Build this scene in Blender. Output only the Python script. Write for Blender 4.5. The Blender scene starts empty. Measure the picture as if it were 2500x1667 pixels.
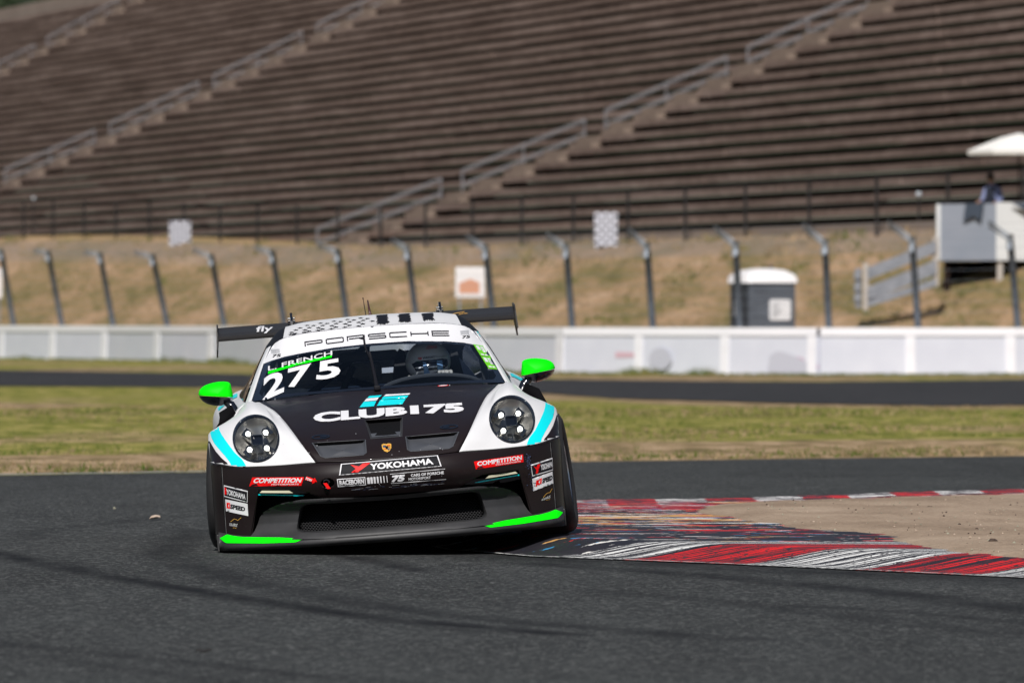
import bpy, bmesh, math, random
from mathutils import Vector, Matrix, noise
from mathutils.bvhtree import BVHTree
from mathutils.geometry import delaunay_2d_cdt
random.seed(7)
S = bpy.context.scene
COL = S.collection
rad = math.radians
# ------------------------------------------------------------------ camera, sky, sun, exposure
cd = bpy.data.cameras.new('camera'); cam = bpy.data.objects.new('camera', cd); COL.objects.link(cam)
cam.location = (0, 0, 1.245); cam.rotation_euler = (rad(90 - 0.157), 0, 0)
cd.sensor_width = 36; cd.lens = 264.44; cd.clip_start = 0.5; cd.clip_end = 3000
cd.dof.use_dof = True; cd.dof.focus_distance = 40.3; cd.dof.aperture_fstop = 6.0
S.camera = cam
W = bpy.data.worlds.new('World'); S.world = W; W.use_nodes = True
SUN = Vector((-0.12, -0.70, 0.72)).normalized()
sky = W.node_tree.nodes.new('ShaderNodeTexSky'); sky.sky_type = 'NISHITA'; sky.sun_disc = False
sky.sun_elevation = math.asin(SUN.z); sky.sun_rotation = math.atan2(SUN.x, SUN.y)
W.node_tree.links.new(sky.outputs[0], W.node_tree.nodes['Background'].inputs[0])
W.node_tree.nodes['Background'].inputs[1].default_value = 0.05
sd = bpy.data.lights.new('sun', 'SUN'); sd.energy = 4.8; sd.angle = rad(0.5); sd.color = (1, 0.96, 0.92)
sun = bpy.data.objects.new('sun', sd); COL.objects.link(sun)
sun.rotation_euler = (-SUN).to_track_quat('-Z', 'Y').to_euler(); sun.location = (5, -20, 30)
S.view_settings.view_transform = 'Standard'; S.view_settings.look = 'None'
S.view_settings.exposure = 0.0; S.view_settings.gamma = 1; S.view_settings.use_curve_mapping = False
S.render.engine = 'CYCLES'; S.cycles.use_denoising = True; S.cycles.max_bounces = 8
S.cycles.transparent_max_bounces = 16; S.cycles.caustics_reflective = False; S.cycles.caustics_refractive = False

# ------------------------------------------------------------------ materials
MATS = {}
def mat(name, col=(.5, .5, .5), rough=.5, metal=0, coat=0, spec=.5, emit=None, estr=0):
    m = bpy.data.materials.new(name); m.use_nodes = True
    b = m.node_tree.nodes['Principled BSDF']
    b.inputs['Base Color'].default_value = (*col, 1); b.inputs['Roughness'].default_value = rough
    b.inputs['Metallic'].default_value = metal; b.inputs['Coat Weight'].default_value = coat
    b.inputs['Coat Roughness'].default_value = .05; b.inputs['Specular IOR Level'].default_value = spec
    if emit: b.inputs['Emission Color'].default_value = (*emit, 1); b.inputs['Emission Strength'].default_value = estr
    MATS[name] = m; return m
class NT:
    def __init__(s, m): s.t = m.node_tree; s.b = s.t.nodes['Principled BSDF']; s.co = None
    def n(s, typ, ins=None, **kw):
        o = s.t.nodes.new('ShaderNode' + typ)
        for k, v in kw.items(): setattr(o, k, v)
        for k, v in (ins or {}).items(): s.put(o.inputs[k], v)
        return o
    def put(s, sock, v):
        if isinstance(v, bpy.types.NodeSocket): s.t.links.new(v, sock)
        elif isinstance(v, (tuple, list)) and len(v) == 3 and sock.type == 'RGBA': sock.default_value = (*v, 1)
        else: sock.default_value = v
    def coord(s, scale=(1, 1, 1), kind='Object', rot=(0, 0, 0)):
        if s.co is None: s.co = s.n('TexCoord')
        return s.n('Mapping', {0: s.co.outputs[kind], 'Scale': scale, 'Rotation': rot}).outputs[0]
    def noise(s, scale, detail=4, vec=None, rough=.55, w=0):
        return s.n('TexNoise', {'Vector': vec if vec else s.coord(), 'Scale': scale, 'Detail': detail, 'Roughness': rough}).outputs[0]
    def ramp(s, fac, stops, const=False):
        r = s.n('ValToRGB', {0: fac}); c = r.color_ramp
        if const: c.interpolation = 'CONSTANT'
        while len(c.elements) < len(stops): c.elements.new(1)
        for e, (p, q) in zip(c.elements, stops): e.position = p; e.color = (*q, 1) if len(q) == 3 else q
        return r.outputs[0]
    def math(s, op, a, b=0, c=0, clamp=False):
        return s.n('Math', {0: a, 1: b, 2: c}, operation=op, use_clamp=clamp).outputs[0]
    def mix(s, f, a, b, blend='MIX'):
        o = s.n('Mix', data_type='RGBA', blend_type=blend); s.put(o.inputs[0], f); s.put(o.inputs[6], a); s.put(o.inputs[7], b); return o.outputs[2]
    def bump(s, h, strength=.3, dist=.01):
        s.put(s.b.inputs['Normal'], s.n('Bump', {'Strength': strength, 'Distance': dist, 'Height': h}).outputs[0])
    def base(s, c): s.put(s.b.inputs['Base Color'], c)
def bw(a, b): return [(a, (0, 0, 0)), (b, (1, 1, 1))]
def varied(name, c1, c2, scale, rough=.8, bump=0, bscale=40, stretch=(1, 1, 1), dist=.01, **k):
    m = mat(name, c1, rough, **k); t = NT(m); v = t.coord(stretch)
    t.base(t.ramp(t.noise(scale, 5, v), [(.32, c1), (.68, c2)]))
    if bump: t.bump(t.noise(bscale, 5, v), bump, dist)
    return m
def dirty_paint(name, col, rough, coat, grime=.12, spec=.5):
    m = mat(name, col, rough, coat=coat, spec=spec); t = NT(m)
    f = t.ramp(t.noise(3.0, 6), bw(.45, .8)); g = t.math('MULTIPLY', f, grime)
    sp = t.math('MULTIPLY', t.ramp(t.noise(160, 2), bw(.70, .74)), .5)
    t.base(t.mix(t.math('MAXIMUM', g, sp), col, tuple(c * .55 + .03 for c in col)))
    t.put(t.b.inputs['Roughness'], t.math('ADD', t.math('MULTIPLY', f, .12), rough)); return m
WHITE = dirty_paint('white_paint', (.68, .68, .69), .42, .12, .08, spec=.35)
BLACK = dirty_paint('black_paint', (.013, .0085, .009), .38, .08, .12, spec=.22)
NAVY = mat('black_gloss', (.008, .010, .016), .16, coat=.6)
CYAN = mat('cyan_vinyl', (.0, .74, .80), .4, coat=.1)
GREEN = mat('neon_green_vinyl', (.0, 1.0, .0), .6, spec=.2)
LIME = mat('lime_vinyl', (.16, .62, .01), .4)
RED = mat('red_vinyl', (.80, .005, .005), .5, spec=.2)
INK = mat('black_ink', (.010, .010, .013), .6, spec=.15)
PAPER = mat('white_vinyl', (.72, .72, .74), .45, spec=.3)
SILVER = mat('grey_vinyl', (.42, .43, .45), .4)
GOLD = mat('gold_vinyl', (.62, .34, .06), .4)
PLASTIC = varied('matte_black_plastic', (.022, .022, .023), (.040, .040, .042), 6, .55, .25, 300, dist=.0004)
SHELL = mat('underbody_black', (.006, .006, .007), .9, spec=.08)
LINER = mat('interior_black', (.016, .017, .020), .7)
CABIN = mat('cabin_grey', (.45, .46, .49), .6)
POCKM = varied('satin_grey_plastic', (.055, .058, .066), (.07, .074, .084), 5, .42)
SEAMC = mat('seam_highlight', (.13, .13, .13), .5)
GRIME = mat('stone_chips', (.05, .07, .14), .5)
RUBBER = varied('tyre_rubber', (.012, .012, .013), (.022, .021, .021), 12, .75, .2, 120, dist=.001)
ALLOY = mat('alloy_rim', (.55, .56, .58), .3, 1)
CHROME = mat('reflector', (.48, .47, .44), .25, 1)
DCHROME = mat('dark_reflector', (.42, .42, .41), .36, .9)
LED = mat('led_lamp', (1, 1, 1), .3, emit=(1, 1, .93), estr=4)
DRL = mat('running_light', (.75, .72, .52), .3, coat=.4)
CARBON = mat('carbon_fibre', (.03, .029, .028), .5, coat=.05)
CARBON.node_tree.nodes['Principled BSDF'].inputs['Specular IOR Level'].default_value = .3; t = NT(CARBON); ck = t.n('TexChecker', {'Vector': t.coord((1, 1, 1), rot=(0, .78, 0)), 'Scale': 170, 'Color1': (.014, .013, .013), 'Color2': (.036, .033, .031)}); t.base(ck.outputs[0])
STEEL = mat('galvanised_steel', (.30, .33, .37), .5, .3)
def glassy(name, tint, amount, rough=.02, refl=1.45):
    m = bpy.data.materials.new(name); m.use_nodes = True; nt = m.node_tree; nt.nodes.clear()
    o = nt.nodes.new('ShaderNodeOutputMaterial'); mx = nt.nodes.new('ShaderNodeMixShader'); tr = nt.nodes.new('ShaderNodeBsdfTransparent')
    gl = nt.nodes.new('ShaderNodeBsdfGlossy'); fr = nt.nodes.new('ShaderNodeMath'); fr.operation = 'MULTIPLY_ADD'; fr.inputs[1].default_value = .75; fr.inputs[2].default_value = .035; lw = nt.nodes.new('ShaderNodeLayerWeight'); lw.inputs[0].default_value = .5; pw = nt.nodes.new('ShaderNodeMath'); pw.operation = 'POWER'; pw.inputs[1].default_value = 4.5; nt.links.new(lw.outputs['Facing'], pw.inputs[0]); nt.links.new(pw.outputs[0], fr.inputs[0]); gl.inputs['Roughness'].default_value = rough
    tr.inputs[0].default_value = (*[c * amount for c in tint], 1)
    nt.links.new(fr.outputs[0], mx.inputs[0]); nt.links.new(tr.outputs[0], mx.inputs[1]); nt.links.new(gl.outputs[0], mx.inputs[2]); nt.links.new(mx.outputs[0], o.inputs[0])
    return m
GLASS = glassy('windscreen_glass', (.90, .95, 1.0), .97)
REARG = glassy('rear_window_glass', (.8, .86, .92), .95); SIDEG = glassy('side_window_glass', (.5, .6, .8), .22)
LENS = glassy('clear_lens', (1, 1, 1), .9, refl=1.3)

def lerp(tab, x):
    for (a, b), (c, d) in zip(tab, tab[1:]):
        if x <= c: return b + (d - b) * max(0, (x - a)) / (c - a)
    return tab[-1][1]
# ------------------------------------------------------------------ object helpers
def obj(name, verts, faces, m, parent=None, smooth=False, fm=None):
    me = bpy.data.meshes.new(name); me.from_pydata([tuple(v) for v in verts], [], faces)
    for x in (m if isinstance(m, (list, tuple)) else [m]): me.materials.append(x)
    if fm: me.polygons.foreach_set('material_index', fm)
    if smooth: me.polygons.foreach_set('use_smooth', [True] * len(me.polygons))
    me.update(); o = bpy.data.objects.new(name, me); COL.objects.link(o)
    if parent: o.parent = parent
    return o
def tag(o, label=None, cat=None, group=None, kind=None):
    if label: o['label'] = label
    if cat: o['category'] = cat
    if group: o['group'] = group
    if kind: o['kind'] = kind
    return o
def empty(name, loc=(0, 0, 0), rz=0):
    o = bpy.data.objects.new(name, None); COL.objects.link(o); o.location = loc; o.rotation_euler = (0, 0, rz); o.empty_display_size = .3
    return o
class MB:
    """collects shapes, then links them as one mesh object"""
    def __init__(s): s.v = []; s.f = []; s.fm = []; s.m = 0
    def add(s, v, f):
        n = len(s.v); s.v += [tuple(q) for q in v]; s.f += [tuple(i + n for i in q) for q in f]; s.fm += [s.m] * len(f); return s
    def box(s, lo, hi, bev=0, mtx=None):
        bm = bmesh.new(); bmesh.ops.create_cube(bm, size=1)
        for v in bm.verts: v.co = Vector([(lo[i] + hi[i]) / 2 + v.co[i] * (hi[i] - lo[i]) for i in range(3)])
        if bev: bmesh.ops.bevel(bm, geom=list(bm.edges), offset=bev, segments=2, affect='EDGES', profile=.5)
        return s.bm(bm, mtx)
    def bm(s, bm, mtx=None):
        if mtx: bmesh.ops.transform(bm, matrix=mtx, verts=bm.verts)
        bm.verts.index_update(); s.add([v.co.copy() for v in bm.verts], [[v.index for v in f.verts] for f in bm.faces]); bm.free(); return s
    def tube(s, pts, r, n=8, caps=True):
        pts = [Vector(p) for p in pts]; rs = r if isinstance(r, (list, tuple)) else [r] * len(pts); rings = []; up = Vector((0, 0, 1))
        for i, p in enumerate(pts):
            d = (pts[min(i + 1, len(pts) - 1)] - pts[max(i - 1, 0)]).normalized()
            a = d.cross(up if abs(d.z) < .95 else Vector((1, 0, 0))).normalized(); b = d.cross(a)
            rings.append([p + (a * math.cos(q) + b * math.sin(q)) * rs[i] for q in [2 * math.pi * k / n for k in range(n)]])
        v = [q for rg in rings for q in rg]; f = [(i * n + k, i * n + (k + 1) % n, (i + 1) * n + (k + 1) % n, (i + 1) * n + k) for i in range(len(pts) - 1) for k in range(n)]
        if caps: f += [tuple(range(n)), tuple((len(pts) - 1) * n + k for k in reversed(range(n)))]
        return s.add(v, f)
    def lathe(s, prof, n=32, mtx=None):   # profile of (radius, axis) round local X
        v = []; f = []
        for r, a in prof: v += [Vector((a, r * math.cos(2 * math.pi * k / n), r * math.sin(2 * math.pi * k / n))) for k in range(n)]
        for i in range(len(prof) - 1):
            for k in range(n): f.append((i * n + k, i * n + (k + 1) % n, (i + 1) * n + (k + 1) % n, (i + 1) * n + k))
        if mtx: v = [mtx @ q for q in v]
        return s.add(v, f)
    def build(s, name, m, parent=None, smooth=False): return obj(name, s.v, s.f, m, parent, smooth, s.fm)
def catmull(p, t):
    n = len(p) - 1; i = min(int(t), n - 1); u = t - i
    g = lambda k: p[k] if 0 <= k <= n else (2 * p[0] - p[1] if k < 0 else 2 * p[n] - p[n - 1])
    a, b, c, d = g(i - 1), g(i), g(i + 1), g(i + 2)
    return .5 * ((2 * b) + (c - a) * u + (2 * a - 5 * b + 4 * c - d) * u * u + (3 * b - a - 3 * c + d) * u ** 3)
def net(ctrl, su=8, sv=8):
    """bicubic grid through a control net ctrl[v][u]"""
    rows = [[Vector(p) for p in r] for r in ctrl]; nu = (len(rows[0]) - 1) * su; nv = (len(rows) - 1) * sv
    fine = [[catmull(r, k / su) for k in range(nu + 1)] for r in rows]
    return [[catmull([fine[r][k] for r in range(len(rows))], j / sv) for k in range(nu + 1)] for j in range(nv + 1)]
def gridmesh(g):
    nu = len(g[0]); v = [p for r in g for p in r]
    return v, [(j * nu + i, j * nu + i + 1, (j + 1) * nu + i + 1, (j + 1) * nu + i) for j in range(len(g) - 1) for i in range(nu - 1)]
def inside(p, loops):
    c = False
    for L in loops:
        j = len(L) - 1
        for i in range(len(L)):
            a, b = L[i], L[j]
            if (a[1] > p[1]) != (b[1] > p[1]) and p[0] < (b[0] - a[0]) * (p[1] - a[1]) / (b[1] - a[1]) + a[0]: c = not c
            j = i
    return c
def cdt(loops, gx, gy=None, jitter=0):
    """triangulates loops (even-odd) with interior grid points"""
    gy = gy or gx; pts = []; ed = []
    for L in loops:
        n = len(pts); m = 0
        for i in range(len(L)):
            a, b = Vector(L[i][:2]), Vector(L[(i + 1) % len(L)][:2]); d = b - a
            k = max(1, int(math.ceil(max(abs(d.x) / gx, abs(d.y) / gy))))
            for q in range(k): pts.append(a + d * (q / k)); m += 1
        ed += [(n + i, n + (i + 1) % m) for i in range(m)]
    xs = [p[0] for L in loops for p in L]; ys = [p[1] for L in loops for p in L]
    x = math.floor(min(xs) / gx) * gx
    while x < max(xs):
        y = math.floor(min(ys) / gy) * gy
        while y < max(ys):
            if inside((x, y), loops): pts.append(Vector((x + random.uniform(-jitter, jitter) * gx, y + random.uniform(-jitter, jitter) * gy)))
            y += gy
        x += gx
    r = delaunay_2d_cdt(pts, ed, [], 0, 1e-6)
    V = r[0]; F = [f for f in r[2] if inside((sum(V[i][0] for i in f) / 3, sum(V[i][1] for i in f) / 3), loops)]
    return [(v[0], v[1]) for v in V], F
def rrect(x0, z0, x1, z1, r, n=4):
    out = []
    for cx, cz, a in ((x1 - r, z1 - r, 0), (x0 + r, z1 - r, 90), (x0 + r, z0 + r, 180), (x1 - r, z0 + r, 270)):
        out += [(cx + r * math.cos(rad(a + 90 * k / n)), cz + r * math.sin(rad(a + 90 * k / n))) for k in range(n + 1)]
    return out
def ell(cx, cz, rx, rz, n=32): return [(cx + rx * math.cos(2 * math.pi * k / n), cz + rz * math.sin(2 * math.pi * k / n)) for k in range(n)]
def mirror(L): return [(-x, z) for x, z in reversed(L)]
def sweep2(L, w, closed=False):
    """outline polygon of a stroke of width w along L"""
    P = [Vector(p) for p in L]; a = []; b = []
    for i, p in enumerate(P):
        d0 = (P[i] - P[i - 1]).normalized() if i else (P[1] - P[0]).normalized(); d1 = (P[i + 1] - P[i]).normalized() if i < len(P) - 1 else d0
        d = (d0 + d1).normalized(); nn = Vector((-d.y, d.x)) / max(.5, d.dot(d0)); a.append(tuple(p + nn * w / 2)); b.append(tuple(p - nn * w / 2))
    return a + b[::-1]
# ================================================================== ground
def smooth(a, b, x):
    t = max(0, min(1, (x - a) / (b - a)))
    return t * t * (3 - 2 * t)
def sheet(name, loops, z, m, g=None, kind='structure', zf=None, attrs=None, jitter=0):
    gx, gy = g or (50, 50); V, F = cdt(loops, gx, gy, jitter); o = obj(name, [(x, y, z + (zf(x, y) if zf else 0)) for x, y in V], F, m, None, zf is not None)
    for nm, fn in (attrs or {}).items():
        a = o.data.attributes.new(nm, 'FLOAT', 'POINT'); a.data.foreach_set('value', [fn(x, y) for x, y in V])
    tag(o, kind=kind); return o
def segdist(p, L):
    best = 1e9
    for a, b in zip(L, L[1:]):
        dx, dy = b[0] - a[0], b[1] - a[1]; t = max(0, min(1, ((p[0] - a[0]) * dx + (p[1] - a[1]) * dy) / (dx * dx + dy * dy))); best = min(best, math.hypot(p[0] - a[0] - t * dx, p[1] - a[1] - t * dy))
    return best
far = [(-5.054,59.883),(-4.130,60.677),(-2.532,61.993),(-1.218,63.899),(0.543,66.501),(2.403,67.884),(4.719,69.324),(6.305,70.176)]
# dry grass and green grass
GR = mat('dry_grass_ground', (.1, .1, .05), .95, spec=.15); t = NT(GR)
v1 = t.coord((.16, .05, .2)); n1 = t.noise(1.0, 4, v1); v2 = t.coord((1.6, .55, 1)); n2 = t.noise(1.6, 6, v2)
c_green = t.ramp(n2, [(.34, (.075, .095, .014)), (.5, (.19, .185, .036)), (.66, (.37, .30, .11))])
c_dry = t.ramp(n2, [(.32, (.13, .098, .045)), (.5, (.26, .185, .100)), (.68, (.42, .30, .19))])
band = t.n('Attribute', attribute_name='dry').outputs['Fac']
f = t.ramp(t.math('ADD', t.math('MULTIPLY', t.math('SUBTRACT', n1, .5), 2.6), band), bw(.36, .64))
t.base(t.mix(f, c_green, c_dry)); t.bump(t.noise(9, 4, t.coord((1, .5, 1))), .8, .08)
def dryness(x, y):
    y = y - max(0, lerp(sorted(far), x) - 58.9)
    # straw band along the verge, green beyond, straw again near the far track on the right
    e = 60.3 if x < 2 else 61
    a = 1 - smooth(4.5, 8.5, y - 60.5); g = smooth(58.9, 59.4, y) * (1 - smooth(59.5, 60.4, y)) * smooth(-1.0, -1.6, x)
    b = .85 * a - .75 * g + .28 + .42 * smooth(92, 112, y) * smooth(-4, 2, x) - .10 * smooth(70, 90, y) * (1 - smooth(95, 110, y)) + .1 * smooth(100, 120, y) * (1 - smooth(-8, -2, x)) 
    return b * .72 + .12
xs = [-600, -120, -60] + [-40 + 1.0 * i for i in range(81)] + [60, 120, 600]; ys = [-60, 0, 20, 40] + [56 + .5 * i for i in range(200)] + [160, 170, 185, 200, 220, 260, 320, 500, 1200]
me_v = []; 
for y in ys:
    for x in xs:
        fy = lerp(sorted(far), x); k = smooth(fy + .2, fy + 6, y) * (1 - smooth(95, 106, y)) if abs(x) < 45 else 0
        me_v.append((x, y, -.012 + k * (.03 + .05 * noise.noise(Vector((x * .22, y * .10, 0))) + .02 * noise.noise(Vector((x * 1.1, y * .6, 3))))))
n = len(xs); ground = obj('ground', me_v, [(j * n + i, j * n + i + 1, (j + 1) * n + i + 1, (j + 1) * n + i) for j in range(len(ys) - 1) for i in range(n - 1)], GR, None, True)
a = ground.data.attributes.new('dry', 'FLOAT', 'POINT'); a.data.foreach_set('value', [dryness(v[0], v[1]) for v in me_v]); tag(ground, kind='structure')
# asphalt
def asphalt(name, base, green=0):
    m = mat(name, base, .88, spec=.14); t = NT(m); big = t.noise(.35, 4, t.coord((1, .35, 1))); mid = t.noise(2.3, 6, t.coord((1, .22, 1)))
    fine = t.noise(60, 4); grit2 = t.n('SeparateColor', {0: t.n('TexVoronoi', {'Vector': t.coord(), 'Scale': 38}, feature='F1').outputs['Color']}).outputs[1]; grit = t.n('TexVoronoi', {'Vector': t.coord(), 'Scale': 90}, feature='F1').outputs['Color']
    gs = t.n('SeparateColor', {0: grit}).outputs[0]
    lo = tuple(c * .66 for c in base); hi = tuple(c * 1.42 for c in base); hi = (hi[0], hi[1] * (1 + green), hi[2] * (1 + green))
    c = t.ramp(t.math('ADD', t.math('MULTIPLY', big, .5), t.math('MULTIPLY', mid, .5)), [(.36, lo), (.64, hi)])
    c = t.mix(t.math('MULTIPLY', t.ramp(fine, bw(.35, .7)), .45), c, tuple(q * 1.5 for q in base))
    c = t.mix(t.math('MULTIPLY', t.ramp(gs, bw(.85, .93)), .62), c, (.20, .205, .195))
    c = t.mix(t.math('MULTIPLY', t.ramp(gs, [(.05, (1, 1, 1)), (.12, (0, 0, 0))]), .6), c, (.012, .012, .012))
    c = t.mix(t.math('MULTIPLY', t.ramp(grit2, bw(.90, .95)), .45), c, (.17, .175, .17)); c = t.mix(t.math('MULTIPLY', t.ramp(grit2, [(.10, (1, 1, 1)), (.22, (0, 0, 0))]), .45), c, (.012, .012, .013))
    dk = t.n('Attribute', attribute_name='rubber').outputs['Fac']; wob = t.noise(3.2, 5, t.coord((1, .35, 1)))
    mk = t.math('MULTIPLY', dk, t.ramp(t.math('ADD', t.math('MULTIPLY', wob, .8), t.math('MULTIPLY', fine, .3)), [(.32, (.25, .25, .25)), (.62, (1, 1, 1))]))
    t.base(t.mix(t.math('MULTIPLY', mk, 1.25, 0, True), c, (.009, .009, .010))); t.bump(t.noise(120, 3), .35, .004); return m
ASPH = asphalt('track_asphalt', (.0300, .0315, .0313), .03)
FARA = asphalt('far_track_asphalt', (.030, .029, .032))
MARKS = [([(-3.188,41.813),(-2.736,40.195),(-2.365,38.438),(-2.032,36.948),(-1.593,35.239),(-1.192,33.682),(-0.790,32.256),(-0.425,31.242),(0.244,29.816)], .085, .85), ([(-2.334,38.962),(-1.872,36.187),(-1.438,34.288),(-1.080,33.049),(-0.600,31.457),(-0.082,30.012)], .05, .5),
 ([(-1.909,44.935),(-1.896,42.992),(-1.889,41.062),(-1.785,39.501),(-1.593,37.991),(-1.271,35.903),(-0.915,34.288),(-0.440,32.347),(0.084,31.030),(0.882,29.433)], .13, .55), ([(-2.812,43.400),(-2.776,45.113),(-2.516,46.207),(-2.210,47.751),(-1.922,48.357)], .05, .4), ([(-2.770,42.751),(-2.878,44.412),(-2.660,45.653),(-2.400,46.394)], .03, .3),
 ([(-1.032,40.337),(-0.839,39.501),(-0.628,38.438),(-0.426,37.249)], .045, .8), ([(-0.849,39.985),(-0.685,39.297),(-0.520,38.182)], .02, .5),
 ([(-2.164,29.433),(-1.620,28.338),(-1.116,27.322),(-0.795,26.530),(-0.353,25.928)], .06, .45), ([(-1.753,27.991),(-1.228,26.530),(-0.755,25.213)], .06, .4),
 ([(0.105,38.633),(0.712,37.370),(1.271,35.903),(1.774,34.288),(2.345,31.896)], .16, .62), ([(0.901,36.769),(1.444,35.348),(1.932,33.781),(2.412,32.812)], .10, .5), ([(0.379,34.810),(0.997,33.289),(1.605,31.030),(2.164,29.433)], .12, .35), ([(1.340,32.812),(1.824,31.896),(2.251,30.615)], .08, .45)]
RUBBER_BAND = [([(-0.220,40.337),(0.108,39.501),(0.452,38.962),(1.121,38.118),(1.748,37.067),(2.452,36.016),(2.791,35.348)], .42, .62)]  # dark rubber laid down beside the kerb
def rubber(x, y):
    s = 0
    if not (18 < y < 60): return 0.12
    for L, w_, k in MARKS:
        d_ = segdist((x, (y - 40) * .25 + 40), [(a, (b - 40) * .25 + 40) for a, b in L]) if False else segdist((x, y), L)
        s = max(s, k * (1 - smooth(w_ * .35, w_ * 1.25 + .05, d_)))
    for L, w_, k in RUBBER_BAND: s = max(s, k * (1 - smooth(0, w_ * 1.6, segdist((x, y), L))))
    return min(1, s)
far = [(-5.054,59.883),(-4.130,60.677),(-2.532,61.993),(-1.218,63.899),(0.543,66.501),(2.403,67.884),(4.719,69.324),(6.305,70.176)]
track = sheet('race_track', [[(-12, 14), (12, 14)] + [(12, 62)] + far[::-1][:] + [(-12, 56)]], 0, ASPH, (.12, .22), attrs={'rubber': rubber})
fn = [(-13.466,141.305),(-9.800,143.975),(-5.309,141.305),(0.634,129.317),(1.649,121.097),(4.050,114.430),(6.321,110.557),(7.599,111.637),(10.180,113.296)]; ff = [(-19.145,200.907),(-12.990,190.845),(-6.670,177.509),(-3.139,164.720),(0.790,161.235),(3.816,155.744),(6.275,153.650),(10.898,160.106),(14.590,162.381)]
sheet('far_track', [fn + ff[::-1]], 0, FARA, (3, 8), attrs={'rubber': lambda x, y: .3})
# pale kerb line on the far left edge
PALE = varied('worn_edge_paint', (.30, .29, .27), (.12, .12, .11), 5, .9)
e2 = [(x, y + .5) for x, y in far]; sheet('edge_line', [far[:5] + e2[:5][::-1]], .004, PALE, (.5, .5))
# dirt
DIRT = mat('packed_dirt', (.2, .15, .1), .95, spec=.15); t = NT(DIRT); q1 = t.noise(1.4, 6, t.coord((1, .5, 1))); q2 = t.noise(28, 5)
c = t.ramp(t.math('ADD', t.math('MULTIPLY', q1, .6), t.math('MULTIPLY', q2, .4)), [(.3, (.17, .122, .085)), (.5, (.30, .225, .162)), (.7, (.43, .335, .25))])
sp = t.ramp(t.noise(45, 2), bw(.66, .70)); c = t.mix(t.math('MULTIPLY', sp, .7), c, (.07, .055, .04)); sp2 = t.ramp(t.noise(70, 2, t.coord((1, 1, 1), rot=(0, 0, 1))), bw(.70, .73)); c = t.mix(t.math('MULTIPLY', sp2, .7), c, (.42, .34, .26))
t.base(c); t.bump(t.math('ADD', t.math('MULTIPLY', q2, .5), t.noise(6, 5)), .9, .03)
KZ = .085
dirt_ = 0
dirt = [(2.657,36.146),(2.490,36.582),(2.161,37.094),(1.971,38.093),(1.874,39.513),(1.827,40.416),(1.752,40.727),(1.580,41.443),(1.404,42.185),(1.177,43.304),(0.990,44.672),(0.919,46.130),(1.017,47.051),(1.163,47.472),(1.325,47.793),(1.655,48.227),(2.020,48.559),(2.553,49.350),(3.415,50.167),(4.572,50.889)]
dirt += [(12, 50), (12, 30)]
dirt[-1] = (6.5, 33.5); dirt = dirt[:-2] + [(8.5, 50.5), (5.5, 33.0)]
# kerb: front edge rises from the asphalt
front = [(-0.429,41.434),(-0.334,40.842),(-0.199,40.552),(0.108,39.707),(0.456,39.297),(1.130,38.438),(1.768,37.493),(2.479,36.418),(3.002,35.568)]
back = [(4.799,53.416),(3.564,52.365),(2.663,51.480),(1.961,50.503),(1.093,49.334),(0.406,49.106),(0.000,48.657),(-0.254,46.634),(-0.401,43.315)]
kl = front + [(9.3, 52.5)] * 0 + [(6.0, 33.2), (9.0, 50.8)] + back
def kz(x, y, _=0): return KZ * smooth(0, .42, segdist((x, y), front)) * smooth(0, .35, segdist((x, y), back))
def dz(x, y):
    e = segdist((x, y), dirt[:20]); return (kz(x, y) - KZ) -.018 + .030 * smooth(0, .5, e) + smooth(0, .25, e) * dzn(x, y)
def dzn(x, y): return .012 * noise.noise(Vector((x * 1.3, y * .8, 0))) + .010 * noise.noise(Vector((x * 5, y * 4, 5))) + .004 * noise.noise(Vector((x * 17, y * 15, 2)))
sheet('dirt', [dirt], KZ + .012, DIRT, (.10, .16), zf=dz, jitter=.3)
fd = Vector((front[-1][0] - front[3][0], front[-1][1] - front[3][1])).normalized()
def ks(x, y): return (x - front[3][0]) * fd.x + (y - front[3][1]) * fd.y
def kt(x, y): return segdist((x, y), front)
KERB = mat('painted_kerb', (.3, .02, .02), .6); t = NT(KERB)
sA = t.n('Attribute', attribute_name='s').outputs['Fac']; tA = t.n('Attribute', attribute_name='t').outputs['Fac']
cx_ = t.n('CombineXYZ', {0: sA, 1: tA}).outputs[0]
# blocks along the front strip, slanted streak direction
blk = t.math('FRACT', t.math('ADD', t.math('DIVIDE', t.math('SUBTRACT', sA, t.math('MULTIPLY', tA, 1.0)), 1.93), .637))
red_or_white = t.ramp(blk, [(0, (.76, .008, .008)), (.5, (.78, .78, .76))], True)
strk = t.noise(1, 4, t.n('Mapping', {0: t.n('CombineXYZ', {0: t.math('ADD', sA, t.math('MULTIPLY', tA, -1.0)), 1: tA}).outputs[0], 'Scale': (30, .8, 1)}).outputs[0], .6)
strk2 = t.noise(1, 3, t.n('Mapping', {0: t.n('CombineXYZ', {0: t.math('ADD', sA, t.math('MULTIPLY', tA, -1.0)), 1: tA}).outputs[0], 'Scale': (85, 5, 1)}).outputs[0], .6)
wear = t.ramp(t.math('ADD', t.math('MULTIPLY', strk, .75), t.math('MULTIPLY', strk2, .25)), bw(.511, .528))
chip = t.ramp(t.noise(34, 4, t.coord((1, .7, 1))), bw(.60, .63)); FRONTC = t.mix(chip, t.mix(wear, (.014, .013, .018), red_or_white), (.03, .025, .028))
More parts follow.
